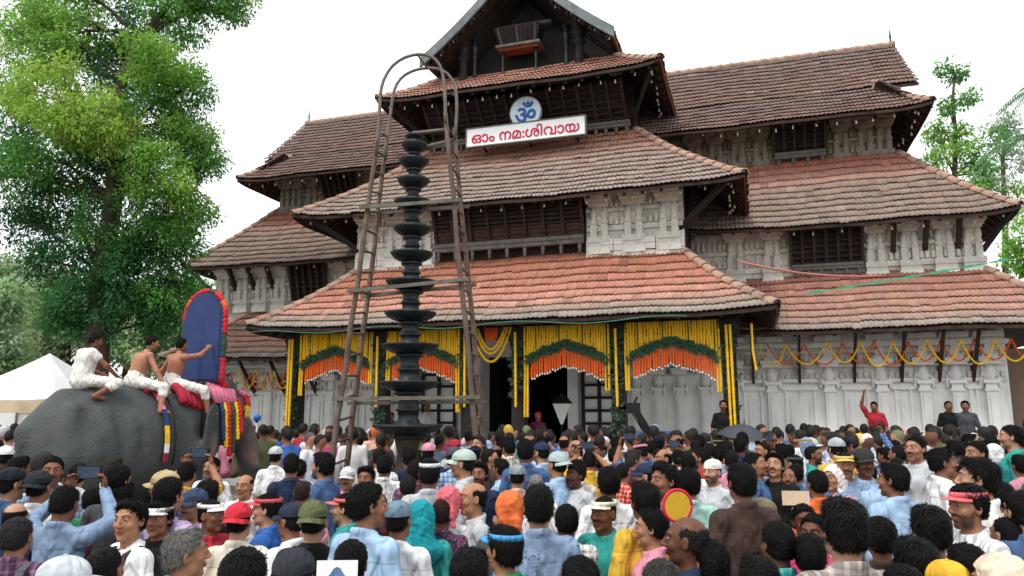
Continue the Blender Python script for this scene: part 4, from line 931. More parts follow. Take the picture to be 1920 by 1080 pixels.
def face_patches(moust, beard):
    """eyes, brows, lips, moustache, beard as thin shells laid on the face (head frame)"""
    V, F, C = [], [], []
    def grid(X, Z, col, off, nu, nv):
        y = front_y(X.ravel(), Z.ravel())+(off.ravel() if hasattr(off, 'ravel') else off); b = sum(len(v) for v in V)
        V.append(np.stack([X.ravel(), y, Z.ravel()], 1)); C.append(col.reshape(-1, 4))
        F.append(np.array([[b+i*nv+j, b+(i+1)*nv+j, b+(i+1)*nv+j+1, b+i*nv+j+1] for i in range(nu-1) for j in range(nv-1)]))
    for s in (-1, 1):
        u = np.linspace(-1, 1, 11); v = np.linspace(-1, 1, 7); U, W = np.meshgrid(u, v, indexing='ij')
        X = s*.031+U*.0145; hh = .0052*np.sqrt(np.clip(1-U*U, 0, 1))+.0006; Z = 1.6205+W*hh-.001*U*s*-1
        r = np.hypot(X-s*.031, Z-1.621); col = np.zeros(X.shape+(4,)); col[...] = (.4, .36, .33, 0)
        col[r < .0066] = (.035, .018, .012, 0); edge = np.abs(W) > .9; col[edge] = (.03, .02, .018, 0)
        grid(X, Z, col, np.full(X.shape, .0012), 11, 7)
        u = np.linspace(0, 1, 8); v = np.linspace(-1, 1, 3); U, W = np.meshgrid(u, v, indexing='ij')
        X = s*(.012+U*.042); Z = 1.6405+.007*np.sin(U*2.4)+W*.0042*(1-.6*U); col = np.zeros(X.shape+(4,)); col[...] = (.02, .014, .012, 0)
        grid(X, Z, col, .0022*(1-np.abs(W))+.0006, 8, 3)
    u = np.linspace(-1, 1, 13); v = np.linspace(-1, 1, 7); U, W = np.meshgrid(u, v, indexing='ij')
    X = U*.026; Z = 1.548+W*.0115*np.sqrt(np.clip(1-U*U, 0.02, 1)); col = np.zeros(X.shape+(4,)); col[...] = (.72, .48, .45, 1); col[np.abs(W) < .12] = (.25, .12, .1, 1); col[np.abs(W) > .9] = (.95, .85, .85, 1)
    grid(X, Z, col, .0006, 13, 7)
    if moust:
        u = np.linspace(-1, 1, 15); v = np.linspace(0, 1, 5); U, W = np.meshgrid(u, v, indexing='ij')
        X = U*.034; Z = 1.5745-.012*np.abs(U)**1.6-W*(.0165-.007*np.abs(U)); col = np.zeros(X.shape+(4,)); col[...] = (.018, .014, .013, 0)
        grid(X, Z, col, .0035*np.sin(np.pi*np.clip(W, .05, .95))*(1-.5*np.abs(U))+.001, 15, 5)
    return np.concatenate(V), np.concatenate(F), np.concatenate(C)
def skin_colour(Q, beard):
    """vertex tint in the head frame: beard shadow, warmer nose and ears"""
    C = np.ones((len(Q), 4)); x, y, z = Q.T
    sg = lambda v, w_: 1/(1+np.exp(-np.clip(v/w_, -30, 30)))
    m = sg(1.5635+.045*np.clip((.062-y)/.05, 0, 1)**2+.004*wavenoise(Q, 8, 160)-z, .0035)*sg(z-1.49-.25*np.maximum(0, .03-y), .005)*sg(y-.012-.12*np.maximum(0, 1.56-z), .005)*(1-sg(.029-np.abs(x), .002)*sg(.015-np.abs(z-1.549), .002)*sg(y-.075, .004))
    m = np.clip(m*(.95+.15*wavenoise(Q, 5, 300)), 0, 1)
    if beard == 1: C[:, :3] *= (1-.36*m)[:, None]
    if beard == 2: C[:, :3] *= 1-m[:, None]*np.array([.88, .86, .84])
    nose = np.exp(-(x**2+(y-.11)**2+(z-1.585)**2)/.0004)[:, None]; C[:, :3] *= 1+nose*np.array([.08, -.03, -.04])
    return C
def hand(G, w, d, nrm, side, curl=.25):
    """palm and five unequal fingers. w wrist, d finger direction, nrm palm normal"""
    w, d, nrm = (np.asarray(v, float) for v in (w, d, nrm)); d /= np.linalg.norm(d); nrm = nrm-d*(nrm@d); nrm /= np.linalg.norm(nrm); s = np.cross(d, nrm)*side
    c = w+d*.048; M = np.stack([s, nrm, d], 1); G.ell(c, (.039, .0165, .05), .012, M)
    for i, L in enumerate((.066, .076, .071, .054)):
        o = w+d*(.083-.006*abs(i-1.3))+s*(.029-.0195*i); m_ = o+(d*np.cos(curl)+nrm*np.sin(curl))*L*.5+s*(.006-.004*i); t = m_+(d*np.cos(curl*2.6)+nrm*np.sin(curl*2.6))*L*.5
        G.cap(o, m_, .0098, .009, .004); G.cap(m_, t, .009, .0075, .003)
    o = w+d*.03+s*.032; m_ = o+(d*.6+s*.75+nrm*.25)*.036; t = m_+(d*.9+s*.2+nrm*.35)*.032; G.cap(o, m_, .0125, .0105, .008); G.cap(m_, t, .0105, .008, .004)
SHO = np.array([.157, -.014, 1.385])
def mir(v, s): return np.array([v[0]*s, v[1], v[2]])
POSES = {'down': {s: ((.238, -.03, 1.115), (.232, .05, .875), (-.05, .28, -1), (-1, 0, 0), .3) for s in (-1, 1)},
         'hold': {s: ((.235, .0, 1.12), (.085, .25, 1.215), (-.55, .25, .75), (-.3, -.8, -.2), .7) for s in (-1, 1)},
         'up2': {s: ((.285, .14, 1.47), (.125, .29, 1.665), (-.12, .0, 1), (-.75, -.65, 0), .55) for s in (-1, 1)},
         'up1': {1: ((.27, .1, 1.64), (.2, .2, 1.89), (-.1, .15, 1), (-.9, .3, 0), .4), -1: ((.238, -.03, 1.115), (.232, .05, .875), (-.05, .28, -1), (-1, 0, 0), .3)}}
def arm(G, P, s, add, r=1.0, ext=1.0, upto='hand'):
    el, wr, fd, nm, cu = P[s]; sh, el, wr = mir(SHO, s), mir(el, s), mir(wr, s)
    G.cap(sh, sh+(el-sh)*1.0, .052*r+add, .041*r+add, .03)
    if upto == 'hand':
        G.cap(el, el+(wr-el)*.35, .041*r, .04*r, .015); G.cap(el+(wr-el)*.3, wr, .04*r, .0265*r, .02); hand(G, wr, mir(fd, s), mir(nm, s), s, cu)
def body_grid(pose, fine=True):
    up = pose.startswith('up'); zt = 2.1 if up else 1.76; yt = .44 if pose in ('up2', 'up1', 'hold') else .19; h = .0065
    zs = axis((-.02, .70, .03), (.70, .93, .009), (.93, 1.10, .02), (1.10, 1.40, .012), (1.40, 1.75, .0055), (1.75, zt, .008))
    return Grid(axis((-.36, -.12, .009), (-.12, .12, .0058), (.12, .36, .009)), axis((-.2, -.12, .012), (-.12, .14, .006), (.14, yt, .009)), zs)
def torso(G, add=0.0, waist=0.0):
    G.ell((0, .0, 1.24), (.150+add, .104+add, .19+add), .05); G.ell((0, .018, 1.29), (.125+add, .098+add, .1+add), .05)
    G.ell((0, .005, 1.03), (.142+add+waist, .1+add+waist, .17), .05); G.ell((0, -.012, .9), (.162+add+waist, .112+add+waist, .13), .05)
    for s in (-1, 1):
        G.ell((s*.152, -.014, 1.378), (.055+add, .058+add, .052+add), .04); G.cap((s*.035, -.032, 1.452), (s*.125, -.02, 1.402), .027+add*.6, .034+add*.6, .04)
def make_body(name, pose, yaw=0.0, pitch=0.0, moust=True, beard=1):
    G = body_grid(pose); torso(G)
    G.cap((0, -.016, 1.40), (0, -.01, 1.54), .056, .053, .03)
    for s in (-1, 1):
        arm(G, POSES[pose], s, 0)
        G.cap((s*.085, -.01, .88), (s*.095, .01, .49), .088, .055, .04); G.cap((s*.095, .01, .49), (s*.095, -.02, .08), .055, .036, .02); G.cap((s*.095, -.04, .04), (s*.11, .13, .03), .04, .032, .02)
    X = head_xf(yaw, pitch); lo, hi = (-.15, -.19, 1.42), (.15, .19, 1.765)
    G.op(lambda P: headfield((P-HP)@X+HP), lo, hi, .022)
    V, F = G.mesh(); Q = (V-HP)@X+HP; C = np.ones((len(V), 4)); hm = V[:, 2] > 1.45
    hm &= (np.abs(V[:, 0]) < .13) & (np.abs(V[:, 1]) < .17); C[hm] = skin_colour(Q[hm], beard)
    PV, PF, PC = face_patches(moust, beard); PV = (PV-HP)@X.T+HP
    return npmesh(name, np.concatenate([V, PV]), np.concatenate([F, PF+len(V)]), True, np.concatenate([C, PC]))
def make_shirt(name, pose, sleeve, seed, collar=True):
    G = body_grid(pose); G.ax = (axis((-.38, .38, .011)), axis((-.21, G.ax[1][-1]+.02, .011)), axis((.74, 1.06, .02), (1.06, 1.52, .010), *([(1.52, 2.02, .012)] if pose.startswith('up') else [])))
    G.D = np.full(tuple(len(a) for a in G.ax), .3); torso(G, .013, .004)
    G.op(lambda P: np.maximum((np.sqrt((P[..., 0]/(.172-.10*np.clip(P[..., 2]-.86, 0, 1)))**2+(P[..., 1]/(.13-.1*np.clip(P[..., 2]-.86, 0, 1)))**2)-1)*.14, P[..., 2]-1.2), (-.3, -.21, .74), (.3, .21, 1.3), .05)
    G.cap((0, -.028, 1.34), (0, -.026, 1.425), .085, .072, .04)
    for s in (-1, 1):
        el, wr = mir(POSES[pose][s][0], s), mir(POSES[pose][s][1], s); sh = mir(SHO, s)
        if sleeve == 'short': G.cap(sh, sh+(el-sh)*.78, .06, .064, .03)
        else: G.cap(sh, el, .059, .056, .03); G.cap(el, el+(wr-el)*.97, .056, .041, .025)
    P = np.stack(np.meshgrid(*G.ax, indexing='ij'), -1)
    band = np.abs(G.D) < .05; Q = P[band]; n = wavenoise(Q*np.array([1, 1, .55]), seed, 20)*.006+wavenoise(Q*np.array([1.3, 1.3, .5]), seed+9, 52)*.003
    n += .004*np.sin(Q[:, 2]*55+6*np.abs(Q[:, 0]))*np.exp(-((Q[:, 2]-1.0)/.12)**2)
    G.D[band] += n
    G.D = np.maximum(G.D, .80-P[..., 2])                      # hem
    nk = f_cap(P, (0, .0, 1.455), (0, -.005, 1.62), .052, .062); G.D = smax(G.D, -nk, .006)          # neck opening
    if collar:
        ring = np.hypot(np.hypot(P[..., 0]/1.0, (P[..., 1]+.018)/1.05)-.068, (P[..., 2]-1.458-.32*(-P[..., 1]-.018))*.42)-.0115
        G.D = smin(G.D, ring, .006)
    else:
        ring = np.hypot(np.hypot(P[..., 0], (P[..., 1]+.018)/1.05)-.072, (P[..., 2]-1.440-.35*(-P[..., 1]-.018)))-.009; G.D = smin(G.D, ring, .01)
    V, F = G.mesh(); return npmesh(name, V, F, True)
def make_trousers(name):
    G = Grid(axis((-.26, .26, .02)), axis((-.18, .2, .02)), axis((.03, .98, .03))); G.ell((0, -.012, .87), (.158, .115, .12), .05)
    for s in (-1, 1): G.cap((s*.078, -.01, .84), (s*.095, .01, .49), .088, .074, .03); G.cap((s*.098, .01, .49), (s*.1, -.02, .08), .078, .07, .03)
    V, F = G.mesh(); return npmesh(name, V, F, True)
def make_hair(name, style, seed):
    """scalp shell plus lying strands, head frame"""
    G = Grid(axis((-.12, .12, .006)), axis((-.14, .13, .006)), axis((1.48, 1.78, .006))); P = np.stack(np.meshgrid(*G.ax, indexing='ij'), -1)
    x, y, z = P[..., 0], P[..., 1], P[..., 2]; base = f_ell(P, (0, -.012, 1.632), (.0745, .096, .087)); base = smin(base, f_ell(P, (0, -.03, 1.585), (.066, .071, .065)), .025)
    th = {'short': .006, 'wavy': .010, 'curly': .012, 'neat': .007, 'bald': .004, 'crop': .003}[style]
    top = np.clip((z-1.60)/.1, 0, 1); thick = th*(.2+1.0*top)+{'wavy': .004, 'curly': .005, 'short': .0025}.get(style, .0015)*wavenoise(P, seed, 95)
    if style in ('wavy', 'neat'): thick = thick+.012*np.exp(-((y-.06)/.04)**2-((z-1.715)/.03)**2)
    d = base-thick
    zl = np.interp(y, [-.14, -.06, -.01, .012, .03, .055, .075, .13], [1.548, 1.556, 1.588, 1.622, 1.665, 1.682, 1.697, 1.71]); zl = zl+.006*wavenoise(P, seed+3, 120)
    if style == 'bald': d = np.maximum(d, -(np.maximum(np.abs(x)/.055, 0)-1)*.03-np.clip(-(y+.055), -1, .0)*0-np.where(y < -.06, 1, 0)*.05); d = smax(d, z-1.668-.010*wavenoise(P, seed+5, 70)+.25*np.clip(y, 0, 1), .008)
    d = smax(d, zl-z, .008); d = np.maximum(d, -(base+.006)) if False else d
    G.D = d; V, F = G.mesh()
    # strands
    r = np.random.default_rng(seed); n = {'bald': 700, 'crop': 900}.get(style, 2600); idx = r.integers(0, len(F), n); c = V[F[idx]].mean(1)
    nor = np.cross(V[F[idx, 1]]-V[F[idx, 0]], V[F[idx, 2]]-V[F[idx, 0]]); nor /= np.linalg.norm(nor, axis=1)[:, None]+1e-9
    out = (c-np.array([0, -.01, 1.62])); out /= np.linalg.norm(out, axis=1)[:, None]; nor = np.where((nor*out).sum(1)[:, None] < 0, -nor, nor)
    flow = c-np.array([.012, -.055, 1.74]); flow[:, 2] -= .03; flow += r.normal(0, {'curly': .07, 'wavy': .04}.get(style, .025), (n, 3)); fr = np.clip((c[:, 1]-.02)/.05, 0, 1)[:, None]; flow = flow/(np.linalg.norm(flow, axis=1)[:, None]+1e-9)*(1-fr)+fr*(np.array([.55, -.35, .25])+r.normal(0, .35, (n, 3))); flow -= nor*(flow*nor).sum(1)[:, None]; flow /= np.linalg.norm(flow, axis=1)[:, None]+1e-9
    s = np.cross(flow, nor); L = {'curly': .032, 'wavy': .045, 'neat': .045, 'bald': .02, 'crop': .014}.get(style, .028)*r.uniform(.6, 1.3, n)[:, None]; lift = {'curly': .010, 'wavy': .008, 'short': .0075}.get(style, .005)*r.uniform(.3, 1.3, n)[:, None]; w_ = .0027*r.uniform(.6, 1.3, n)[:, None]
    p0, p1, p2 = c-nor*.003, c+flow*L*.5+nor*lift, c+flow*L+nor*lift*.35
    if style in ('curly', 'wavy'): p2 = p2+s*r.normal(0, .008, (n, 1))
    SV = np.stack([p0-s*w_, p0+s*w_, p1+s*w_*.9, p1-s*w_*.9, p2, p2], 1)
    SF = np.array([[0, 1, 2, 3]])+np.arange(n)[:, None]*6; SF2 = np.array([[3, 2, 4, 5]])+np.arange(n)[:, None]*6
    allV = np.concatenate([V, SV.reshape(-1, 3)]); allF = np.concatenate([F, SF+len(V), SF2+len(V)])
    return npmesh(name, allV-HP, allF, True)
def cap_mesh(name, visor=True, dome=True, flat=False, bend=.016):
    b = MB(); c = Vector((0, -.012, 1.657 if dome else 1.675)); rx, ry, rz = (.0875, .110, .083) if dome else (.083, .106, .08); sg = 24
    if dome:
        rows = [(math.cos(t)**.8 if flat else math.cos(t), math.sin(t)) for t in np.linspace(-.12, math.pi/2, 9)]
        vs = [c+Vector((rx*q*math.cos(2*math.pi*k/sg)*(1+.012*(k % 4 == 0)), ry*q*math.sin(2*math.pi*k/sg)*(1+.012*(k % 4 == 0)), rz*h)) for q, h in rows for k in range(sg)]
        fs = [(i*sg+k, i*sg+(k+1) % sg, (i+1)*sg+(k+1) % sg, (i+1)*sg+k) for i in range(8) for k in range(sg)]; b.raw(vs, fs, True)
        b.lathe([(.01, -.004), (.01, .003), (.004, .006)], 8, c+Vector((0, 0, rz)))
    else:
        vs = [c+Vector((rx*q*math.cos(2*math.pi*k/sg), ry*q*math.sin(2*math.pi*k/sg), z)) for z, q in ((-.012, 1.0), (.018, .985), (.018, .96), (-.012, .975)) for k in range(sg)]
        b.raw(vs, [(i*sg+k, i*sg+(k+1) % sg, ((i+1) % 4)*sg+(k+1) % sg, ((i+1) % 4)*sg+k) for i in range(4) for k in range(sg)], True)
    if visor:
        vs = []; nu, nv = 13, 5
        for h in (0, -.0035):
            for i in range(nu):
                t = math.pi*(.13+.74*i/(nu-1))
                for j in range(nv):
                    q = j/(nv-1); ex = .068*q*math.sin((t-.13*math.pi)/.74)**.6 if False else .07*q*max(0, math.sin(math.pi*i/(nu-1)))**.55
                    vs.append(c+Vector((rx*math.cos(t)*(1+.05*q), ry*math.sin(t)+ex, -.008-bend*q*(1+.8*math.cos(t)**2)-bend*1.2*math.cos(t)**2+h)))
        n = nu*nv; fs = []
        for i in range(nu-1):
            for j in range(nv-1): a = i*nv+j; fs += [(a, a+nv, a+nv+1, a+1), (n+a+1, n+a+nv+1, n+a+nv, n+a)]
        for i in range(nu-1): a = i*nv+nv-1; fs.append((a, a+nv, n+a+nv, n+a))
        b.raw(vs, fs, True)
    me = b.mesh(name); co = np.array([v.co for v in me.vertices])-HP; me.vertices.foreach_set('co', co.astype(np.float32).ravel()); return me
def scarf_mesh(name, seed, shawl=False):
    G = Grid(axis((-.22, .22, .0095)), axis((-.2, .16, .0095)), axis((1.25 if shawl else 1.44, 1.79, .0095))); P = np.stack(np.meshgrid(*G.ax, indexing='ij'), -1)
    d = f_ell(P, (0, -.018, 1.64), (.096, .118, .104)); d = smin(d, f_ell(P, (0, -.06, 1.56), (.08, .075, .085)), .04)
    if shawl: d = smin(d, f_cap(P, (0, -.045, 1.6), (0, -.075, 1.36), .1, .125), .05); d = smin(d, f_ell(P, (0, -.06, 1.38), (.19, .105, .09)), .05)
    else: d = smin(d, f_cap(P, (.02, -.13, 1.56), (.05, -.14, 1.46), .03, .018), .03)
    d = d+.0022*np.sin((P[..., 2]*1.0+P[..., 1]*.55+P[..., 0]*.25)*130+3*wavenoise(P, seed+1, 14))+.005*wavenoise(P, seed, 45)
    face = f_ell(P, (0, .10, 1.575), (.082, .10, .105)); d = smax(d, -face, .01)
    if shawl: d = smax(d, -f_ell(P, (0, .1, 1.4), (.1, .12, .16)), .01)
    G.D = d; V, F = G.mesh(); return npmesh(name, V-HP, F, True)

# ================================================================== elephant
EL_POS = Vector((-5.9, 11.5, 0)); EL_RZ = R(-33); EL_S = 1.03
def make_elephant():
    G = Grid(axis((-.95, .95, .026)), axis((-1.75, 2.75, .026)), axis((-.02, 1.0, .04), (1.0, 2.85, .026)))
    G.ell((0, 0, 1.5), (.74, 1.15, .82), .15); G.ell((0, -.76, 1.45), (.64, .66, .72), .2); G.ell((0, .72, 1.52), (.6, .58, .76), .2)
    G.ell((0, -.15, 1.92), (.36, .95, .42), .25); G.ell((0, .95, 1.95), (.34, .5, .36), .25)
    G.cap((0, -.9, 1.95), (0, -1.33, 1.72), .22, .14, .2)
    G.cap((0, .9, 1.75), (0, 1.5, 1.9), .5, .42, .2)
    G.ell((0, 1.6, 1.96), (.42, .44, .52), .12); G.ell((0, 1.9, 1.85), (.3, .25, .42), .12)
    for s in (-1, 1):
        G.ell((s*.16, 1.6, 2.36), (.19, .22, .2), .1); G.ell((s*.24, 1.86, 1.72), (.13, .2, .2), .1)
        M = rotm('Z', s*.55)@rotm('X', .12); G.ell((s*.6, 1.15, 1.72), (.055, .3, .42), .04, M); G.ell((s*.64, 1.05, 1.5), (.05, .2, .28), .05, M)
        G.cap((s*.4, .82, 1.3), (s*.38, .86, .62), .29, .21, .15); G.cap((s*.38, .86, .62), (s*.37, .84, .06), .205, .2, .08)
        G.cap((s*.38, -.82, 1.35), (s*.38, -.72, .72), .34, .23, .15); G.cap((s*.38, -.72, .72), (s*.37, -.86, .06), .225, .2, .08)
        G.ell((s*.37, .87, .05), (.22, .23, .08), .04); G.ell((s*.37, -.84, .05), (.22, .23, .08), .04)
    tk = [(0, 2.08, 1.72), (0, 2.27, 1.4), (0, 2.36, 1.05), (0, 2.36, .7), (0, 2.32, .42), (0, 2.36, .22), (0, 2.48, .16)]
    rr = [.24, .2, .165, .135, .115, .095, .08]
    for a, b, r1, r2 in zip(tk[:-1], tk[1:], rr[:-1], rr[1:]): G.cap(a, b, r1, r2, .06)
    G.cap((0, -1.33, 1.75), (.02, -1.5, 1.3), .07, .045, .06); G.cap((.02, -1.5, 1.3), (.03, -1.48, .75), .045, .03, .03); G.ell((.03, -1.48, .65), (.03, .05, .12), .03)
    for s in (-1, 1):                     # folds behind the shoulder, before the hip, along the neck
        for a, b_, r_ in (((s*.60, .38, 2.1), (s*.82, .42, 1.2), .05), ((s*.58, -.42, 2.05), (s*.80, -.3, 1.2), .055), ((s*.42, 1.12, 2.2), (s*.66, 1.0, 1.3), .05), ((s*.72, -.1, 1.75), (s*.80, -.05, 1.1), .035)): G.cap(a, b_, r_, r_, .1, 'sub')
        G.cap((s*.40, -.95, 2.0), (s*.55, -1.1, 1.3), .09, .12, .15); G.cap((s*.42, .62, 2.0), (s*.62, .8, 1.3), .08, .12, .15)
    G.cap((0, -.9, 2.2), (0, .6, 2.29), .06, .06, .15)
    P = np.stack(np.meshgrid(*G.ax, indexing='ij'), -1); b = np.abs(G.D) < .12; G.D[b] += wavenoise(P[b], 4, 9)*.014+wavenoise(P[b]*np.array([.5, 1.3, .5]), 8, 34)*.006+wavenoise(P[b]*np.array([.4, .4, 1.5]), 18, 40)*.004
    V, F = G.mesh()
    grey = np.array(hexc('464a49')[:3]); C = np.tile(np.append(grey, 1.), (len(V), 1))
    pink = np.array(hexc('9a7a72')[:3]); n = wavenoise(V, 12, 14)
    pm = np.clip((V[:, 1]-1.75)/.4, 0, 1)*np.clip(.5+1.4*n, 0, 1)*np.clip((2.35-V[:, 2])/.5, 0, 1)
    ear = np.clip((np.abs(V[:, 0])-.6)/.1, 0, 1)*np.clip((V[:, 1]-.95)/.2, 0, 1)*np.clip((1.75-V[:, 2])/.4+n, 0, 1); pm = np.clip(pm*.75+ear*.8, 0, 1)[:, None]
    C[:, :3] = C[:, :3]*(1-pm)+pink*pm; C[:, :3] *= (1+.10*wavenoise(V, 31, 5))[:, None]
    return npmesh('elephant', V, F, True, C)
M_ele = mat('elephant_hide', None, .75, .2, 2, .8, 26, src='attr', spec=.35, stain=(hexc('70726e'), 2, .58, .25))
ele = meshobj('elephant', make_elephant(), M_ele, None, loc=EL_POS, rot=(0, 0, EL_RZ)); tag(ele, 'grey elephant facing away to the right, carrying three men and a blue headboard', 'elephant')
ele.scale = (1.0, 1.0, EL_S)
EM = Matrix.Translation(EL_POS)@Matrix.Rotation(EL_RZ, 4, 'Z')
def ew(x, y, z): return EM@Vector((x, y, z))
M_ivory = mat('ivory', hexc('e6dcc0'), .4, .15, 6, .1); M_black = mat('black_gloss', hexc('0d0c0b'), .2, .1, 6, 0); M_redcloth = mat('red_cloth', hexc('a8283c'), .85, .25, 6, .4, 30); M_navy = mat('blue_cloth', hexc('283a66'), .75, .15, 3, .3, 14); M_pinkc = mat('pink_cloth', hexc('d97a94'), .85, .2, 6, .3)
for s in (-1, 1):
    MB().lathe([(.008, -.035), (.03, -.02), (.034, 0), (.03, .02), (.008, .035)], 10, (s*.36, 1.88, 1.98)).build('eye', M_black, ele)
# trappings: folded red cloth, girth band, neck garlands
cl = MB()
for k in range(4):
    pts = [(math.sin(a)*(.5+.02*k), .95-.1*k, 1.86+.47*math.cos(a)+.035*k) for a in np.linspace(-1.25, 1.25, 15)]; cl.tube(pts, .07, 8)
o = cl.build('saddle_cloth', M_redcloth, None, loc=EL_POS, rot=(0, 0, EL_RZ)); o.scale = (1, 1, EL_S); tag(o, 'rolled crimson cloth on the elephant neck under the front rider', 'cloth')
band = empty('girth_band', EL_POS, EL_RZ); band.scale = (1, 1, EL_S); tag(band, 'coloured girth band hanging down the elephant flank', 'harness')
prof = lambda a, y: Vector((math.sin(a)*.79, y, 1.52+.86*math.cos(a)))
cols_ = [M_redcloth, M_redcloth, M_pinkc, M_pinkc, M_navy, M_navy, M_yel, M_yel, M_white, M_redcloth]
for k in range(10):
    a0, a1 = .35+k*.15, .35+(k+1)*.15; q = .25
    MB().bar(prof(a0, q), prof(a1, q), .03, .06, (0, 1, 0)).build('band_piece', cols_[k], band)
MB().tube([prof(a, .38)*1.0 for a in np.linspace(-1.9, 1.9, 24)], .018, 6).build('rope', M_blackwood, band); MB().tube([prof(a, .12) for a in np.linspace(-.4, .5, 8)], .03, 6).build('rope', M_redcloth, band)
ng = empty('neck_garland', EL_POS, EL_RZ); ng.scale = (1, 1, EL_S); tag(ng, 'thick red, yellow and green flower garlands round the elephant head', 'garland')
segm = [M_redfl, M_yel, M_redfl, M_leafband, M_bud, M_redfl, M_yel, M_redfl]
def chain(pts, r, mats):
    n = len(pts)-1; k = len(mats)
    for i in range(k): bead_tube(MB(), pts[i*n//k:(i+1)*n//k+1], r, .07, 8).build('flower_chain', mats[i], ng)
chain([Vector((math.sin(a)*.53, 1.48-.16*math.cos(a)*0, 1.98+.58*math.cos(a))) for a in np.linspace(-2.2, 2.2, 33)], .055, segm*2)
chain([Vector((.30*math.sin(a), 1.85+.22*math.cos(a*.6), 2.3-.55*(1-math.cos(a))*.6)) for a in np.linspace(-2.4, 2.4, 33)], .06, [M_redfl, M_leafband, M_yel, M_redfl, M_pinkc, M_redfl, M_yel, M_bud])
chain([Vector((x, 1.45, 2.5-.03*abs(x)*8)) for x in np.linspace(-.45, .45, 17)], .065, [M_redfl, M_bud, M_redfl, M_redfl])
for j, (yy, m_, L) in enumerate(((1.3, M_navy, .5), (1.36, M_yel, .62), (1.43, M_redfl, .75), (1.5, M_leafband, .7), (1.57, M_yel, .5), (1.64, M_redfl, .4))):
    a0 = .95; top = Vector((.50, yy, 2.2)); bead_tube(MB(), [top, top+Vector((.1, 0, -.2)), top+Vector((.16, 0, -L-.15))], .045, .06, 8).build('flower_chain', m_, ng)
pk = MB()
for k in range(6): pk.tube([(.3+.02*k, 1.2+.07*k, 2.42-.02*k), (.46, 1.2+.07*k, 2.32), (.54, 1.22+.07*k, 2.12)], [.045, .055, .04], 8)
pk.build('pink_cloth', M_pinkc, ng)
# headboard carried upright above the neck
hb = empty('elephant_headboard', ew(.0, 1.28, 2.55), EL_RZ+R(6)); tag(hb, 'tall arched blue headboard edged with red flowers, held up on the elephant', 'headboard')
hw_, hh_ = .46, 1.5; hs = hh_-hw_
out = [(-hw_, 0), (hw_, 0)]+[(hw_*math.cos(t), hs+hw_*math.sin(t)) for t in np.linspace(0, math.pi, 19)]
MB().prism(out, -.035, .035).build('panel', M_navy, hb)
inn = [(x*.9, .03+z*.95) for x, z in out]; MB().prism(inn, -.05, -.0352).build('back_lining', M_navy, hb)
MB().raw([(-.05, -.0505, .03), (.0, -.085, .03), (.05, -.0505, .03), (-.03, -.0505, hh_*.7), (0, -.06, hh_*.7), (.03, -.0505, hh_*.7)], [(0, 1, 4, 3), (1, 2, 5, 4)]).build('cloth_fold', M_navy, hb)
rim = [Vector((-hw_, .0, 0)), Vector((-hw_, .0, hs*.5))]+[Vector((hw_*math.cos(t), .0, hs+hw_*math.sin(t))) for t in np.linspace(math.pi, 0, 21)]+[Vector((hw_, .0, hs*.5)), Vector((hw_, .0, 0))]
rim = [rim[0].lerp(rim[1], i/6) for i in range(6)]+rim[1:-2]+[rim[-3].lerp(rim[-1], i/8) for i in range(9)]
n = len(rim)-1
for k in range(14):
    bead_tube(MB(), [p+Vector((p.x*.06, 0, .03 if p.z > hs else 0)) for p in rim[k*n//14:(k+1)*n//14+1]], .05, .07, 8).build('flower_edge', [M_redfl, M_redfl, M_leafband, M_redfl, M_ora][k % 5], hb)

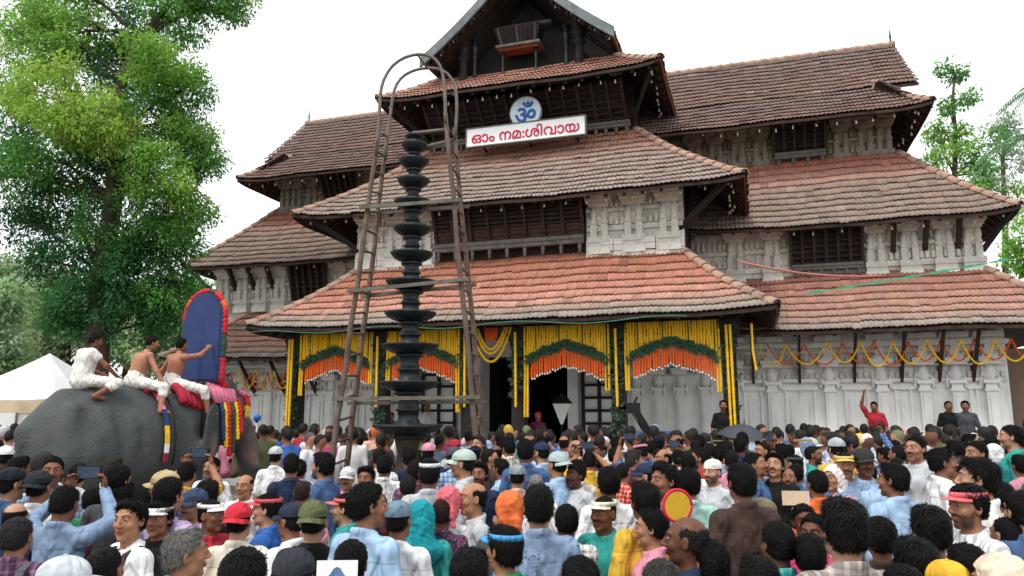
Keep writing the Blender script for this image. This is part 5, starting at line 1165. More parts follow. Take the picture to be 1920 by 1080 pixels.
# ---------------------------------------------------------------- riders
HAIRS = {st: make_hair('hair', st, i+2) for i, st in enumerate(('short', 'wavy', 'curly', 'neat', 'bald', 'crop'))}
def make_rider(name, J, bare=True):
    G = Grid(axis((-.62, .62, .0125)), axis((-.35, .75, .0125)), axis((-.62, .42, .016), (.42, 1.12, .0105)))
    A = {k: np.array(v, float) for k, v in J.items()}
    ch, pe, nk = A['chest'], A['pelvis'], A['neck']; sh = (A['sh1'], A['sh-1'])
    G.ell(pe, (.17, .125, .13), .05); G.cap(pe, ch, .125, .135, .05); G.ell(ch, (.155, .11, .16), .06); G.cap(ch+(nk-ch)*.45, nk, .07, .055, .04)
    for s in (1, -1):
        S = A[f'sh{s}']; G.ell(S, (.06, .06, .06), .04); G.cap(nk-[0, .0, .03], S, .03, .045, .05); G.cap(S, A[f'el{s}'], .052, .042, .03); G.cap(A[f'el{s}'], A[f'wr{s}'], .042, .028, .02)
        d = A[f'wr{s}']-A[f'el{s}']; hand(G, A[f'wr{s}'], d, np.cross(d, [0, 1, .3]), s, .3)
        hip = pe+[s*.09, .03, 0]; G.cap(hip, A[f'kn{s}'], .095, .065, .04); G.cap(A[f'kn{s}'], A[f'an{s}'], .06, .04, .03); G.cap(A[f'an{s}'], A[f'an{s}']+[s*.02, .15, -.03], .04, .03, .02)
    X = head_xf(*J['look']); hp = A['head']; h0 = hp-HP
    G.op(lambda P: headfield((P-hp)@X+HP), hp+[-.15, -.19, -.08], hp+[.15, .19, .265], .022)
    V, F = G.mesh(); C = np.ones((len(V), 4)); Q = (V-hp)@X+HP; hm = (V[:, 2] > hp[2]-.04) & (np.linalg.norm(V-hp, axis=1) < .3); C[hm] = skin_colour(Q[hm], 1)
    PV, PF, PC = face_patches(True, 1); PV = (PV-HP)@X.T+hp
    body = npmesh(name, np.concatenate([V, PV]), np.concatenate([F, PF+len(V)]), True, np.concatenate([C, PC]))
    # waist cloth over hips and thighs
    G = Grid(axis((-.62, .62, .014)), axis((-.35, .75, .014)), axis((-.5, .95, .014)))
    G.ell(pe, (.18, .138, .14), .05); G.cap(pe, pe+(ch-pe)*.35, .145, .135, .04)
    for s in (1, -1): hip = pe+[s*.09, .03, 0]; G.cap(hip, A[f'kn{s}'], .108, .08, .05); G.cap(A[f'kn{s}'], A[f'kn{s}']+(A[f'an{s}']-A[f'kn{s}'])*.3, .078, .075, .03)
    if not bare: G.ell(ch-[0, .02, -.03], (.185, .145, .17), .06); [G.cap(A[f'sh{s}'], A[f'sh{s}']+(A[f'el{s}']-A[f'sh{s}'])*.35, .085, .075, .05) for s in (1, -1)]; G.cap(pe, ch, .15, .15, .05)
    P = np.stack(np.meshgrid(*G.ax, indexing='ij'), -1); b = np.abs(G.D) < .06; G.D[b] += wavenoise(P[b], 3, 20)*.006+.0035*np.sin(P[b][:, 0]*42+P[b][:, 1]*30+P[b][:, 2]*26+2*wavenoise(P[b], 6, 10))
    nkc = f_cap(P, nk-[0, -.0, .0], nk+[0, 0, .2], .05, .08); G.D = smax(G.D, -nkc, .01)
    return body, npmesh('waist_cloth', *G.mesh(), True), X
base = dict(pelvis=(0, 0, .12), chest=(0, .07, .46), neck=(0, .09, .64), head=(0, .1, .70))
riders = [
 (dict(base, chest=(0, .06, .44), neck=(.0, .1, .61), head=(0, .12, .665), look=(-.2, .25), **{'sh1': (.16, .06, .55), 'sh-1': (-.16, .06, .55), 'el1': (.3, .22, .35), 'wr1': (.26, .42, .2), 'el-1': (-.28, .2, .34), 'wr-1': (-.2, .4, .25), 'kn1': (.42, .36, .08), 'an1': (.38, .02, -.14), 'kn-1': (-.42, .3, .05), 'an-1': (-.45, .1, -.3)}), -.7, False, 'man in white cloth draped over his shoulders, rearmost rider on the elephant', '7d4f3a'),
 (dict(base, chest=(0, .12, .46), neck=(.0, .2, .64), head=(0, .24, .695), look=(-.35, .25), **{'sh1': (.17, .15, .56), 'sh-1': (-.17, .15, .56), 'el1': (.33, .2, .3), 'wr1': (.46, .3, .03), 'el-1': (-.3, .3, .34), 'wr-1': (-.3, .45, .12), 'kn1': (.44, .28, .03), 'an1': (.52, .2, -.36), 'kn-1': (-.42, .3, .03), 'an-1': (-.52, .2, -.36)}), .04, True, 'bare-chested man in a white waist cloth, middle rider leaning on one arm', 'a8745a'),
 (dict(base, chest=(.02, .08, .47), neck=(.04, .1, .65), head=(.03, .13, .70), look=(.1, -.05), **{'sh1': (.2, .1, .57), 'sh-1': (-.13, .06, .57), 'el1': (.3, .33, .62), 'wr1': (.24, .52, .76), 'el-1': (-.3, .0, .34), 'wr-1': (-.26, .2, .16), 'kn1': (.48, .34, .0), 'an1': (.52, .42, -.38), 'kn-1': (-.42, .3, .0), 'an-1': (-.5, .3, -.36)}), .66, True, 'bare-chested front rider on the elephant steadying the blue headboard', 'a06a4e')]
for J, s, bare, lab, sk in riders:
    body, cloth, X = make_rider('person', J, bare); p = meshobj('person', body, M_skin, None, loc=ew(.12 if s > 0 else .05, s, 2.29*EL_S+.03), rot=(0, 0, EL_RZ), scale=(.91,)*3); p.color = hexc(sk); tag(p, lab, 'person', 'riders on the elephant')
    c = meshobj('waist_cloth', cloth, M_fab['plain'], p); c.color = hexc('e4e0d8')
    h = meshobj('hair', HAIRS['short'], M_hair, p, loc=J['head'], rot=Matrix(X).to_euler()); h.color = hexc('15130f')

# ================================================================== the crowd
BODIES = {}
def body_me(pose, yaw, pitch, face):                    # face: 0 clean, 1 moustache + stubble, 2 beard
    key = (pose, round(yaw, 1), round(pitch, 1), face)
    if key not in BODIES:
        BODIES[key] = make_body('person', pose, yaw, pitch, face > 0, face); BODIES[key].materials.append(M_skin)
    return BODIES[key]
SHIRTS = {}
def shirt_me(pose, sleeve, collar, pat):
    k0 = (pose, sleeve, collar)
    if k0 not in SHIRTS: SHIRTS[k0] = make_shirt('shirt', pose, sleeve, len(SHIRTS)+3, collar); SHIRTS[k0].materials.append(M_fab['plain'])
    return SHIRTS[k0]
TROU = make_trousers('trousers'); TROU.materials.append(M_fab['plain'])
HEADW = {'cap': cap_mesh('cap'), 'flatcap': cap_mesh('cap', visor=False, flat=True), 'visor': cap_mesh('visor', dome=False, bend=.008), 'scarf': scarf_mesh('head_scarf', 3), 'shawl': scarf_mesh('head_shawl', 4, True)}
for v in HEADW.values(): v.materials.append(M_fab['plain'])
for v in HAIRS.values():
    if not v.materials: v.materials.append(M_hair)
def person(loc, rz, sc, pose='down', yaw=0.0, pitch=0.0, face=1, hair='short', hairc='0f0d0c', wear=None, wearc='ffffff', wear_back=False, shirtc='ffffff', pat='plain', sleeve='short', collar=True, skin='85563c', trou='2c3038'):
    p = meshobj('person', body_me(pose, yaw, pitch, face), None, None, loc=loc, rot=(0, 0, rz), scale=(sc,)*3); p.color = hexc(skin)
    X = Matrix(head_xf(yaw, pitch)).to_euler()
    if hair and wear not in ('scarf', 'shawl'): h = meshobj('hair', HAIRS[hair], None, p, loc=HP, rot=X); h.color = hexc(hairc)
    if wear:
        nm = {'cap': 'cap', 'flatcap': 'cap', 'visor': 'visor', 'scarf': 'head_scarf', 'shawl': 'head_shawl'}[wear]
        q = meshobj(nm, HEADW[wear], None, p, loc=HP, rot=X if not wear_back else Matrix(head_xf(yaw+math.pi, -pitch)).to_euler()); q.color = hexc(wearc)
        if wear == 'cap': q.scale = (1.03, 1.03, 1.02)
    s = meshobj('shirt', shirt_me(pose, sleeve, collar, pat), None, p); s.color = hexc(shirtc); s.material_slots[0].link = 'OBJECT'; s.material_slots[0].material = M_fab[pat]
    t = meshobj('trousers', TROU, None, p); t.color = hexc(trou)
    return p
SK = ['7a503c', '8a5d46', '986a50', 'a3765c', 'b08469', '644232']
CN = {'white': 'e9e9e8', 'pale blue': '9fbfe0', 'navy': '27324f', 'black': '1d1b1d', 'pink': 'd98aa0', 'red': 'b52c38', 'light grey': 'b9bcc0', 'teal': '2d9a92', 'green': '2f8c57', 'maroon': '5b2632', 'orange': 'e0672f', 'yellow': 'e0b23a', 'denim blue': '46658f', 'blue': '2f63b5', 'cream': 'e6dcc8', 'brown': '4a3832', 'lilac': 'b79fc8', 'mint': 'a7d8c8', 'dark grey': '4a4c52', 'olive': '66704a', 'blue-grey': '7f97b5', 'grey-brown': '8c827d', 'magenta': 'c43a72', 'purple': '5a3a55', 'sky blue': '4fa3e0', 'beige': 'c9b592', 'peach': 'e8b59a'}
def mute(h, k=.9, v=1.0):
    c = [int(h[i:i+2], 16) for i in (0, 2, 4)]; g_ = sum(c)/3; return ''.join('%02x' % int(max(0, min(255, (g_+(q-g_)*k)*v))) for q in c)
CN = {k: mute(h) for k, h in CN.items()}
# key figures: x, y of the head top and head width in photo pixels, facing (0 away, 90 left, 180 towards, -90 right), then look and label
KEY = [
 (121, 908, 54, 0, dict(hair='short', shirtc='blue-grey', sleeve='long', pose='up2', pitch=.2), 'man in blue-grey long-sleeved shirt with both arms up filming, seen from behind'),
 (36, 968, 62, 5, dict(hair='short', hairc='2b2a2a', shirtc='purple', pat='check'), 'man with greying hair in purple checked shirt at the lower left corner'),
 (32, 940, 48, 10, dict(hair='bald', shirtc='navy'), 'balding head just above the man in purple checks'),
 (246, 936, 60, 140, dict(hair='neat', shirtc='white', collar=False, skin='a37355', face=0, yaw=.2), 'young man in plain white T-shirt with backpack straps, face turned left'),
 (352, 990, 74, -60, dict(hair='neat', hairc='6b6864', shirtc='white', skin='a37355', face=0), 'grey-haired man in profile facing right, low in the front row'),
 (128, 1046, 82, -70, dict(hair='crop', wear='cap', wearc='c4ccd2', shirtc='dark grey'), 'person in pale grey cap at the bottom left edge'),
 (460, 1024, 98, 0, dict(hair='short', shirtc='cream', skin='6f4531'), 'large black-haired head at the bottom edge in front of the cream shirt'),
 (450, 944, 56, 0, dict(hair='crop', wear='cap', wearc='c8323f', wear_back=True, shirtc='cream'), 'man in bright red cap worn backwards and cream shirt'),
 (301, 940, 46, 175, dict(hair='wavy', wear='visor', wearc='ece9e4', shirtc='black', face=0), 'smiling person in white visor and black top facing the camera'),
 (364, 918, 48, 150, dict(hair='crop', wear='cap', wearc='39465f', shirtc='lilac', face=1), 'man in dark blue cap and lilac shirt'),
 (398, 934, 48, -110, dict(hair='crop', wear='visor', wearc='f0efec', shirtc='red', face=0), 'person in white visor with red collar looking right'),
 (178, 912, 40, 0, dict(hair='short', shirtc='green', collar=False), 'man in bright green T-shirt seen past the raised phone'),
 (25, 878, 46, -30, dict(hair='crop', wear='cap', wearc='23262c', shirtc='denim blue'), 'man in black cap and denim shirt at the left edge'),
 (76, 884, 46, 0, dict(hair='crop', wear='cap', wearc='2a2c30', shirtc='white', wear_back=True), 'person in dark cap left of the raised black phone'),
 (309, 884, 46, 80, dict(hair='crop', wear='cap', wearc='b7a27c', shirtc='denim blue', pat='check'), 'man in beige cap facing left'),
 (460, 888, 38, 170, dict(hair='bald', shirtc='white', face=0, skin='a37355'), 'bald man facing the camera behind the red cap'),
 (398, 856, 32, 170, dict(hair='short', shirtc='white'), 'man facing the camera just below the elephant trunk'),
 (222, 872, 48, -10, dict(hair='curly', shirtc='dark grey'), 'curly-haired person below the elephant belly'),
 (228, 903, 48, 10, dict(hair='wavy', shirtc='maroon', skin='5f3b2a'), 'wavy-haired person in maroon below the elephant belly'),
 (320, 896, 52, -20, dict(hair='curly', shirtc='lilac', pat='print'), 'curly-haired person below the elephant head, in printed lilac'),
 (390, 900, 46, 15, dict(hair='wavy', shirtc='brown'), 'wavy-haired head between the lilac shirt and the bald man'),
 (350, 864, 38, 0, dict(hair='short', shirtc='yellow', pose='up2', pitch=.2, sleeve='short'), 'person in yellow with both arms raised below the elephant head'),
 (501, 924, 50, 95, dict(hair='short', wear='visor', wearc='d0575f', shirtc='blue', face=0), 'man in red visor and blue shirt facing left'),
 (548, 944, 46, 60, dict(hair='crop', wear='cap', wearc='2b3040', shirtc='white'), 'person in navy cap left of the olive cap'),
 (590, 940, 60, 0, dict(hair='crop', wear='cap', wearc='5d6443', wear_back=True, shirtc='black', collar=False), 'man in olive green cap and black T-shirt seen from behind'),
 (553, 1030, 88, 10, dict(hair='crop', wear='cap', wearc='30343a', wear_back=True, shirtc='dark grey'), 'person in charcoal cap at the bottom edge below the olive cap'),
 (690, 906, 62, -30, dict(hair='curly', shirtc='pale blue', yaw=-.3), 'curly-haired man in pale blue shirt seen from behind'),
 (648, 924, 48, 85, dict(hair='short', wear='visor', wearc='d9746c', shirtc='teal', face=1), 'man in salmon visor and teal shirt facing left'),
 (748, 940, 58, -15, dict(hair='crop', wear='flatcap', wearc='6f8798', shirtc='white'), 'man in blue-grey flat cap and white shirt, front row centre'),
 (790, 938, 42, 0, dict(wear='shawl', wearc='1f8f98', shirtc='teal'), 'person under a teal head cloth beside the flat cap'),
 (829, 932, 50, 0, dict(hair='crop', hairc='2a1714', shirtc='purple', pat='print'), 'man in dark purple spotted shirt with cropped hair seen from behind'),
 (842, 912, 50, 0, dict(wear='scarf', wearc='d86a72', shirtc='white'), 'person in rose-red head scarf behind the spotted shirt'),
 (887, 902, 50, 110, dict(hair='bald', shirtc='light grey', skin='a37355', face=0), 'bald man in pale grey shirt facing left'),
 (899, 866, 36, 165, dict(hair='wavy', shirtc='navy', face=2), 'bearded wavy-haired man facing the camera left of centre'),
 (868, 844, 38, 80, dict(hair='crop', wear='cap', wearc='aebfb4', shirtc='light grey'), 'man in pale green cap facing left near the right ladder foot'),
 (806, 858, 44, 0, dict(hair='short', wear='visor', wearc='e4e6e4', shirtc='light grey'), 'person in white visor and light grey shirt below the lamp tower'),
 (765, 890, 38, 10, dict(hair='short', hairc='24211f', shirtc='maroon'), 'dark head left of the white visor below the lamp tower'),
 (652, 877, 34, 175, dict(hair='crop', wear='cap', wearc='cdd2d2', shirtc='pink'), 'person in pale cap and pink facing the camera'),
 (687, 874, 36, 170, dict(hair='wavy', shirtc='dark grey'), 'dark wavy-haired man facing the camera beside the pale cap'),
 (606, 848, 38, 70, dict(hair='wavy', shirtc='denim blue', sleeve='long', face=2), 'bearded man in dark denim shirt turned left below the left ladder'),
 (562, 860, 32, 10, dict(hair='short', shirtc='pink', sleeve='long'), 'person in pink left of the dark denim shirt'),
 (568, 900, 36, 0, dict(hair='crop', hairc='2b2220', shirtc='pink'), 'man with cropped hair in pink shirt seen from behind'),
 (518, 838, 28, 0, dict(hair='crop', wear='cap', wearc='b9c0c0', shirtc='white'), 'person in light grey cap left of the left ladder'),
 (722, 852, 34, 0, dict(hair='short', shirtc='white', pat='print'), 'person in white floral shirt below the lamp tower, seen from behind'),
 (1010, 908, 62, 0, dict(hair='neat', shirtc='blue-grey', pat='print'), 'tall-haired man in printed grey shirt with a strap, front centre'),
 (1062, 944, 52, 0, dict(hair='short', shirtc='white', pat='check', sleeve='long'), 'man in white and grey checked shirt, front centre right'),
 (955, 922, 56, 10, dict(wear='scarf', wearc='e2703e', shirtc='dark grey'), 'person in orange head scarf seen from behind'),
 (945, 984, 72, 45, dict(hair='neat', wear='visor', wearc='4f9fd8', shirtc='green', pose='hold', skin='a37355', yaw=.2), 'young man in blue visor and green shirt holding a phone'),
 (1131, 928, 54, 140, dict(hair='crop', wear='visor', wearc='ece4d4', shirtc='teal', face=1, pose='hold', skin='7c4f38'), 'moustached man in white visor and teal shirt, front row'),
 (1219, 954, 58, 80, dict(hair='curly', shirtc='pink', face=0), 'curly-haired youth in pink facing left'),
 (1208, 904, 56, 20, dict(hair='wavy', shirtc='yellow'), 'wavy-haired head behind the youth in pink'),
 (1285, 964, 74, 70, dict(hair='bald', hairc='1d1b1a', shirtc='navy', skin='5f3b2a', sleeve='long'), 'dark balding man in navy jacket in profile, front right'),
 (1238, 1046, 76, 0, dict(hair='short', hairc='3a3836', shirtc='dark grey'), 'greying head at the bottom edge below the man in navy'),
 (1246, 868, 48, 110, dict(hair='neat', shirtc='grey-brown', face=1), 'moustached man looking left above the curly-haired youth'),
 (1290, 878, 46, 0, dict(hair='curly', shirtc='mint'), 'curly-haired man in mint shirt seen from behind'),
 (1141, 876, 46, 0, dict(hair='curly', shirtc='white'), 'curly-haired man in white shirt behind the white visor'),
 (1078, 868, 36, 130, dict(hair='short', shirtc='light grey', skin='5f3b2a'), 'dark-skinned man smiling left of centre, half turned'),
 (970, 872, 36, 0, dict(hair='crop', wear='flatcap', wearc='8d979b', shirtc='peach'), 'person in grey flat cap and peach shirt'),
 (1005, 888, 32, 0, dict(hair='crop', hairc='7d7a78', shirtc='white'), 'grey-haired head right of the peach shirt'),
 (1044, 848, 36, 40, dict(hair='crop', wear='cap', wearc='a4b4b2', shirtc='pale blue', wear_back=True), 'man in pale cap and light blue shirt, middle of the crowd'),
 (985, 822, 34, 0, dict(hair='short', shirtc='denim blue', sleeve='long'), 'person in bright denim shirt from behind, middle of the crowd'),
 (1105, 846, 30, 0, dict(hair='short', shirtc='yellow', pose='up2', pitch=.2), 'person in saffron shirt with hands joined overhead'),
 (1335, 862, 36, 130, dict(hair='crop', wear='flatcap', wearc='e2e0dc', shirtc='light grey', face=2), 'bearded man in white cap and grey shirt'),
 (1389, 866, 54, 10, dict(hair='neat', shirtc='brown', sleeve='short'), 'tall man in dark brown shirt seen from behind'),
 (1424, 936, 52, 80, dict(hair='crop', wear='cap', wearc='7b7560', shirtc='red'), 'man in mottled khaki cap facing left'),
 (1456, 976, 70, 10, dict(hair='short', shirtc='teal', pat='check'), 'man in teal checked collar, front right'),
 (1518, 998, 52, -30, dict(hair='short', shirtc='white'), 'black-haired person between the teal checks and the grey plaid'),
 (1578, 934, 84, 0, dict(hair='wavy', shirtc='grey-brown', pat='check'), 'large wavy-haired man in grey-brown plaid, front right'),
 (1530, 880, 42, 10, dict(hair='short', shirtc='orange'), 'man in orange shirt seen from behind'),
 (1506, 944, 36, 175, dict(hair='short', shirtc='white', face=0, skin='5f3b2a'), 'child facing the camera beside the grey plaid man'),
 (1524, 962, 42, 140, dict(hair='short', shirtc='magenta', face=0, skin='5f3b2a'), 'dark-skinned youth half hidden behind the grey plaid man'),
 (1420, 848, 36, -120, dict(hair='short', shirtc='denim blue', sleeve='long', pitch=-.2), 'man in denim shirt looking down to the right'),
 (1450, 850, 36, 150, dict(hair='wavy', shirtc='black', pitch=-.2), 'man in black looking down, right of the denim shirt'),
 (1476, 876, 36, 160, dict(hair='bald', shirtc='pale blue', pitch=-.3), 'balding man in pale blue looking down'),
 (1562, 872, 38, 120, dict(wear='shawl', wearc='ece6e2', shirtc='pink', face=0), 'person under a white shawl, right of the orange shirt'),
 (1619, 842, 38, 175, dict(hair='crop', wear='cap', wearc='30352f', shirtc='pale blue', face=1), 'moustached man in dark cap and pale blue shirt facing the camera'),
 (1582, 846, 38, 165, dict(hair='crop', wear='visor', wearc='d9c06a', shirtc='blue-grey', pat='print'), 'person in yellow visor left of the dark cap'),
 (1567, 822, 30, 0, dict(hair='crop', wear='cap', wearc='a9b0b4', shirtc='yellow'), 'person in grey cap and yellow shirt, right middle'),
 (1673, 866, 48, 15, dict(hair='neat', shirtc='pale blue', sleeve='long', yaw=.3), 'man in light blue shirt seen from behind, right of the dark cap'),
 (1740, 948, 72, 0, dict(hair='wavy', shirtc='dark grey'), 'large wavy-haired head, front right below the light blue shirt'),
 (1648, 970, 64, -15, dict(hair='curly', shirtc='brown', skin='7c4f38'), 'curly-haired man left of the large wavy-haired head, front right'),
 (1810, 908, 62, 100, dict(hair='curly', wear='visor', wearc='dd6b72', shirtc='white', pat='stripe', face=2), 'bearded man in pink visor and striped shirt facing left'),
 (1830, 858, 56, 60, dict(hair='wavy', shirtc='white'), 'wavy-haired head above the pink visor'),
 (1870, 900, 48, 20, dict(hair='neat', shirtc='beige'), 'black-haired man behind the pink visor, right side'),
 (1884, 966, 60, 15, dict(hair='crop', shirtc='pink', collar=False), 'crop-haired man in rose T-shirt at the lower right'),
 (1712, 1008, 84, 0, dict(hair='wavy', shirtc='black'), 'big black-haired head at the bottom right, below the curly-haired man'),
 (1690, 1056, 84, 0, dict(hair='short', shirtc='grey-brown'), 'black-haired head cut by the bottom edge at the lower right'),
 (1912, 918, 62, 0, dict(hair='short', shirtc='denim blue'), 'man in denim at the right edge, front rows'),
 (1764, 838, 40, -100, dict(hair='neat', shirtc='white', sleeve='long', face=0), 'man in white looking right, right side of the crowd'),
 (1714, 816, 34, 120, dict(hair='short', shirtc='light grey', sleeve='long'), 'man in grey jacket half turned left, right side'),
 (1782, 862, 36, 110, dict(hair='short', shirtc='pink', pat='check', face=0), 'youth in pink checks facing left, right side'),
 (1828, 826, 34, 100, dict(hair='short', shirtc='maroon'), 'man in maroon facing left near the right edge'),
 (1893, 796, 32, 60, dict(hair='short', shirtc='teal', collar=False), 'man in teal T-shirt at the right edge below the brown wall'),
 (1868, 1040, 92, 60, dict(wear='scarf', wearc='dccbb4', shirtc='peach'), 'person in cream head cloth at the bottom right corner'),
 (1772, 1052, 80, 0, dict(hair='crop', wear='flatcap', wearc='e2b23a', shirtc='sky blue'), 'person in yellow cap at the bottom right'),
 (1806, 1016, 60, 20, dict(hair='short', shirtc='sky blue', collar=False), 'person in bright blue shirt above the yellow cap'),
 (1335, 1010, 66, 0, dict(hair='short', shirtc='denim blue', sleeve='long'), 'person in denim at the bottom edge right of the man in navy'),
 (1420, 1040, 70, 10, dict(hair='neat', shirtc='blue-grey', sleeve='long'), 'person in blue-grey at the bottom edge below the khaki cap'),
 (200, 1020, 70, 0, dict(hair='crop', shirtc='navy'), 'crop-haired person in navy at the bottom left, behind the white T-shirt'),
 (660, 1010, 66, 0, dict(hair='short', shirtc='dark grey'), 'black-haired person holding up a printed sheet at the bottom edge'),
 (1085, 1040, 76, 30, dict(hair='short', shirtc='light grey', pat='check'), 'black-haired person in checks at the bottom edge, centre right'),
 (880, 1030, 74, -10, dict(hair='wavy', shirtc='purple'), 'wavy-haired person in purple at the bottom edge, centre'),
]
PL = []                                                  # (x, y) taken, radius
NPEOPLE = 0
def clear(x, y, r): return all((x-a)**2+(y-b)**2 > (r+c)**2*.25 for a, b, c in PL)
def stand(px, py, wpx, smin_=.86, smax_=1.10):
    """where someone stands whose head top is at (px, py) and whose head is wpx wide"""
    d = FPX*.186/wpx; z = at(px, py, d).z; s = z/1.733
    if not smin_ <= s <= smax_:
        s = min(max(s, smin_), smax_); k = (CAM_H-at(px, py, 1).z); d = (CAM_H-1.733*s)/k if k > 1e-4 else d
    p = at(px, py, d); return Vector((p.x, p.y, 0)), s
KEYOBJ = {}; KPX = []
def hides_key(x, y):
    px = 960+1419*x/y; top = HOR+(CAM_H-1.62)*1419/y; hs = .23*1400/y
    return any(kd > y and abs(px-kx) < hs+kw_*.5 and top < ky+1.5*kw_ for kx, ky, kw_, kd in KPX)
for i, (x, y, wp, fc, kw, lab) in enumerate(KEY):
    kw = dict(kw); kw['shirtc'] = CN[kw['shirtc']]; kw.setdefault('skin', SK[i*7 % 5])
    # heads aimed with a few shared turns only
    kw['yaw'] = round(kw.get('yaw', 0.0)/.3)*.3; kw['pitch'] = kw.get('pitch', 0.0)
    if abs(kw['yaw']) > .01: kw['yaw'] = .5 if kw['yaw'] > 0 else -.5
    kw['pitch'] = {True: .2, False: (-.2 if kw['pitch'] < 0 else 0.0)}[kw['pitch'] > .05]
    if kw.get('pose', 'down') != 'down': kw['yaw'] = 0.0
    if kw['pitch']: kw['yaw'] = 0.0
    if kw['pitch'] < 0: kw['pose'] = 'down'
    if kw.get('pose', 'down') == 'hold' or kw['pitch'] < 0: kw['face'] = 1
    if kw.get('pose', 'down') in ('up2', 'up1'): kw['face'] = 1; kw['pitch'] = .2
    loc, s = stand(x, y, wp); p = person(loc, R(fc), s, **kw); tag(p, lab, 'person', 'people in the crowd'); PL.append((loc.x, loc.y, .42)); KPX.append((x, y, wp, loc.y)); KEYOBJ[lab] = (p, kw.get('pose', 'down'), s, R(fc)); NPEOPLE += 1
for o_ in (lamp, ): PL.append((o_.location.x, o_.location.y, 1.3))
for nm in poles: q = poles[nm][1]+LO; PL.append((q.x, q.y, .25))
PL.append((tb.x, tb.y, .9))
def in_elephant(x, y):
    q = EM.inverted()@Vector((x, y, 0)); return abs(q.x) < 1.05 and -1.85 < q.y < 2.8
def by_flank(x, y):
    q = EM.inverted()@Vector((x, y, 0)); return 0 < q.x < 5.2 and -2.2 < q.y < 1.9 and y > 7.0
def in_temple(x, y):
    q = TM.inverted()@Vector((x, y, 0)); return q.y > -1.3 or (q.y > -3.95 and abs(q.x) < 6.4)
# people standing on the plinths, by the walls
def plinth(X, Y): q = tw(X, Y, .69); return q
for X, Y, fc, kw, lab in (
  (8.15, -.6, 150, dict(pose='up1', pitch=.2, hair='short', shirtc='red', face=1), 'man in red shirt waving one arm above the crowd by the right wing wall'),
  (9.62, -.65, 170, dict(hair='short', shirtc='black'), 'taller of two men in black standing by the right wing wall'),
  (9.93, -.7, 150, dict(hair='wavy', shirtc='dark grey'), 'shorter of two men in dark clothes by the right wing wall'),
  (-2.95, -2.4, 170, dict(hair='short', shirtc='dark grey'), 'dark-clothed person in the porch just right of the left ladder'),
  (-2.35, -1.6, 180, dict(hair='short', shirtc='light grey'), 'person in grey standing in the porch left of the lamp tower'),
  (.95, -2.9, 170, dict(wear='scarf', wearc='c23a3a', shirtc='maroon'), 'person in red turban below the lantern'),
  (5.0, -3.5, 170, dict(hair='short', shirtc='black', face=2), 'man in black by the rightmost porch pillar'),
  (11.35, -.2, 120, dict(hair='short', shirtc='black'), 'man in black at the brown wall on the right edge'),
  (11.6, .2, 150, dict(hair='wavy', shirtc='brown'), 'man in brown at the brown wall on the right edge')):
    kw = dict(kw); kw['shirtc'] = CN[kw['shirtc']]; q = plinth(X, Y)
    if X > 11: q.z = .68
    sc_ = .92 if Y > -2 or X > 4 else .78; p = person(q, R(fc)-FAC*0, sc_, skin=SK[1], **kw); tag(p, lab, 'person', 'people in the crowd'); NPEOPLE += 1
# the rest of the crowd, dense from the middle distance to the temple steps
R2 = random.Random(11); fill = []
shirt_pool = ['white']*17+['pale blue']*8+['navy']*3+['black']*3+['pink']*4+['red']*2+['light grey']*6+['teal']+['green']+['maroon']*2+['yellow', 'denim blue', 'denim blue', 'denim blue', 'blue', 'blue', 'cream', 'cream', 'brown', 'brown', 'lilac', 'mint', 'dark grey', 'olive', 'blue-grey', 'grey-brown', 'magenta', 'purple', 'peach']
cap_pool = ['white', 'white', 'light grey', 'light grey', 'dark grey', 'dark grey', 'red', 'navy', 'navy', 'black', 'black', 'orange', 'yellow', 'pink', 'cream', 'olive', 'blue-grey', 'beige']
d = 3.9
while d < 17.4:
    half_ = d*.76+.9; x = -half_+R2.uniform(0, .3)
    while x < half_:
        xx, yy = x+R2.uniform(-.13, .13), d+R2.uniform(-.13, .13)
        if not in_elephant(xx, yy) and not by_flank(xx, yy) and not in_temple(xx, yy) and clear(xx, yy, .35) and not (yy < 7 and hides_key(xx, yy)): fill.append((xx, yy)); PL.append((xx, yy, .38))
        x += (.50 if d < 8 else .46)+R2.uniform(0, .12)
    d += .5 if d < 8 else .44
fill.sort(key=lambda q: q[1])
ZONES = [(0, 'near the left edge'), (130, 'below the elephant rump'), (290, 'below the elephant head'), (450, 'left of the left ladder'), (610, 'by the left ladder'), (700, 'below the lamp tower'), (860, 'by the right ladder'), (950, 'before the dark doorway'), (1090, 'before the shutter'), (1190, 'below the right garland arch'), (1340, 'near the umbrella'), (1460, 'before the right wing'), (1680, 'below the orange swags'), (1830, 'near the right edge')]
def zone(x, y):
    px = 960+1419*x/y; z = ZONES[0][1]
    for a, n in ZONES:
        if px >= a: z = n
    return z
def depth_word(y): return 'middle rows' if y < 6.5 else 'further back' if y < 9.5 else 'far rows'
used = {}; FAR = []; fillers = []
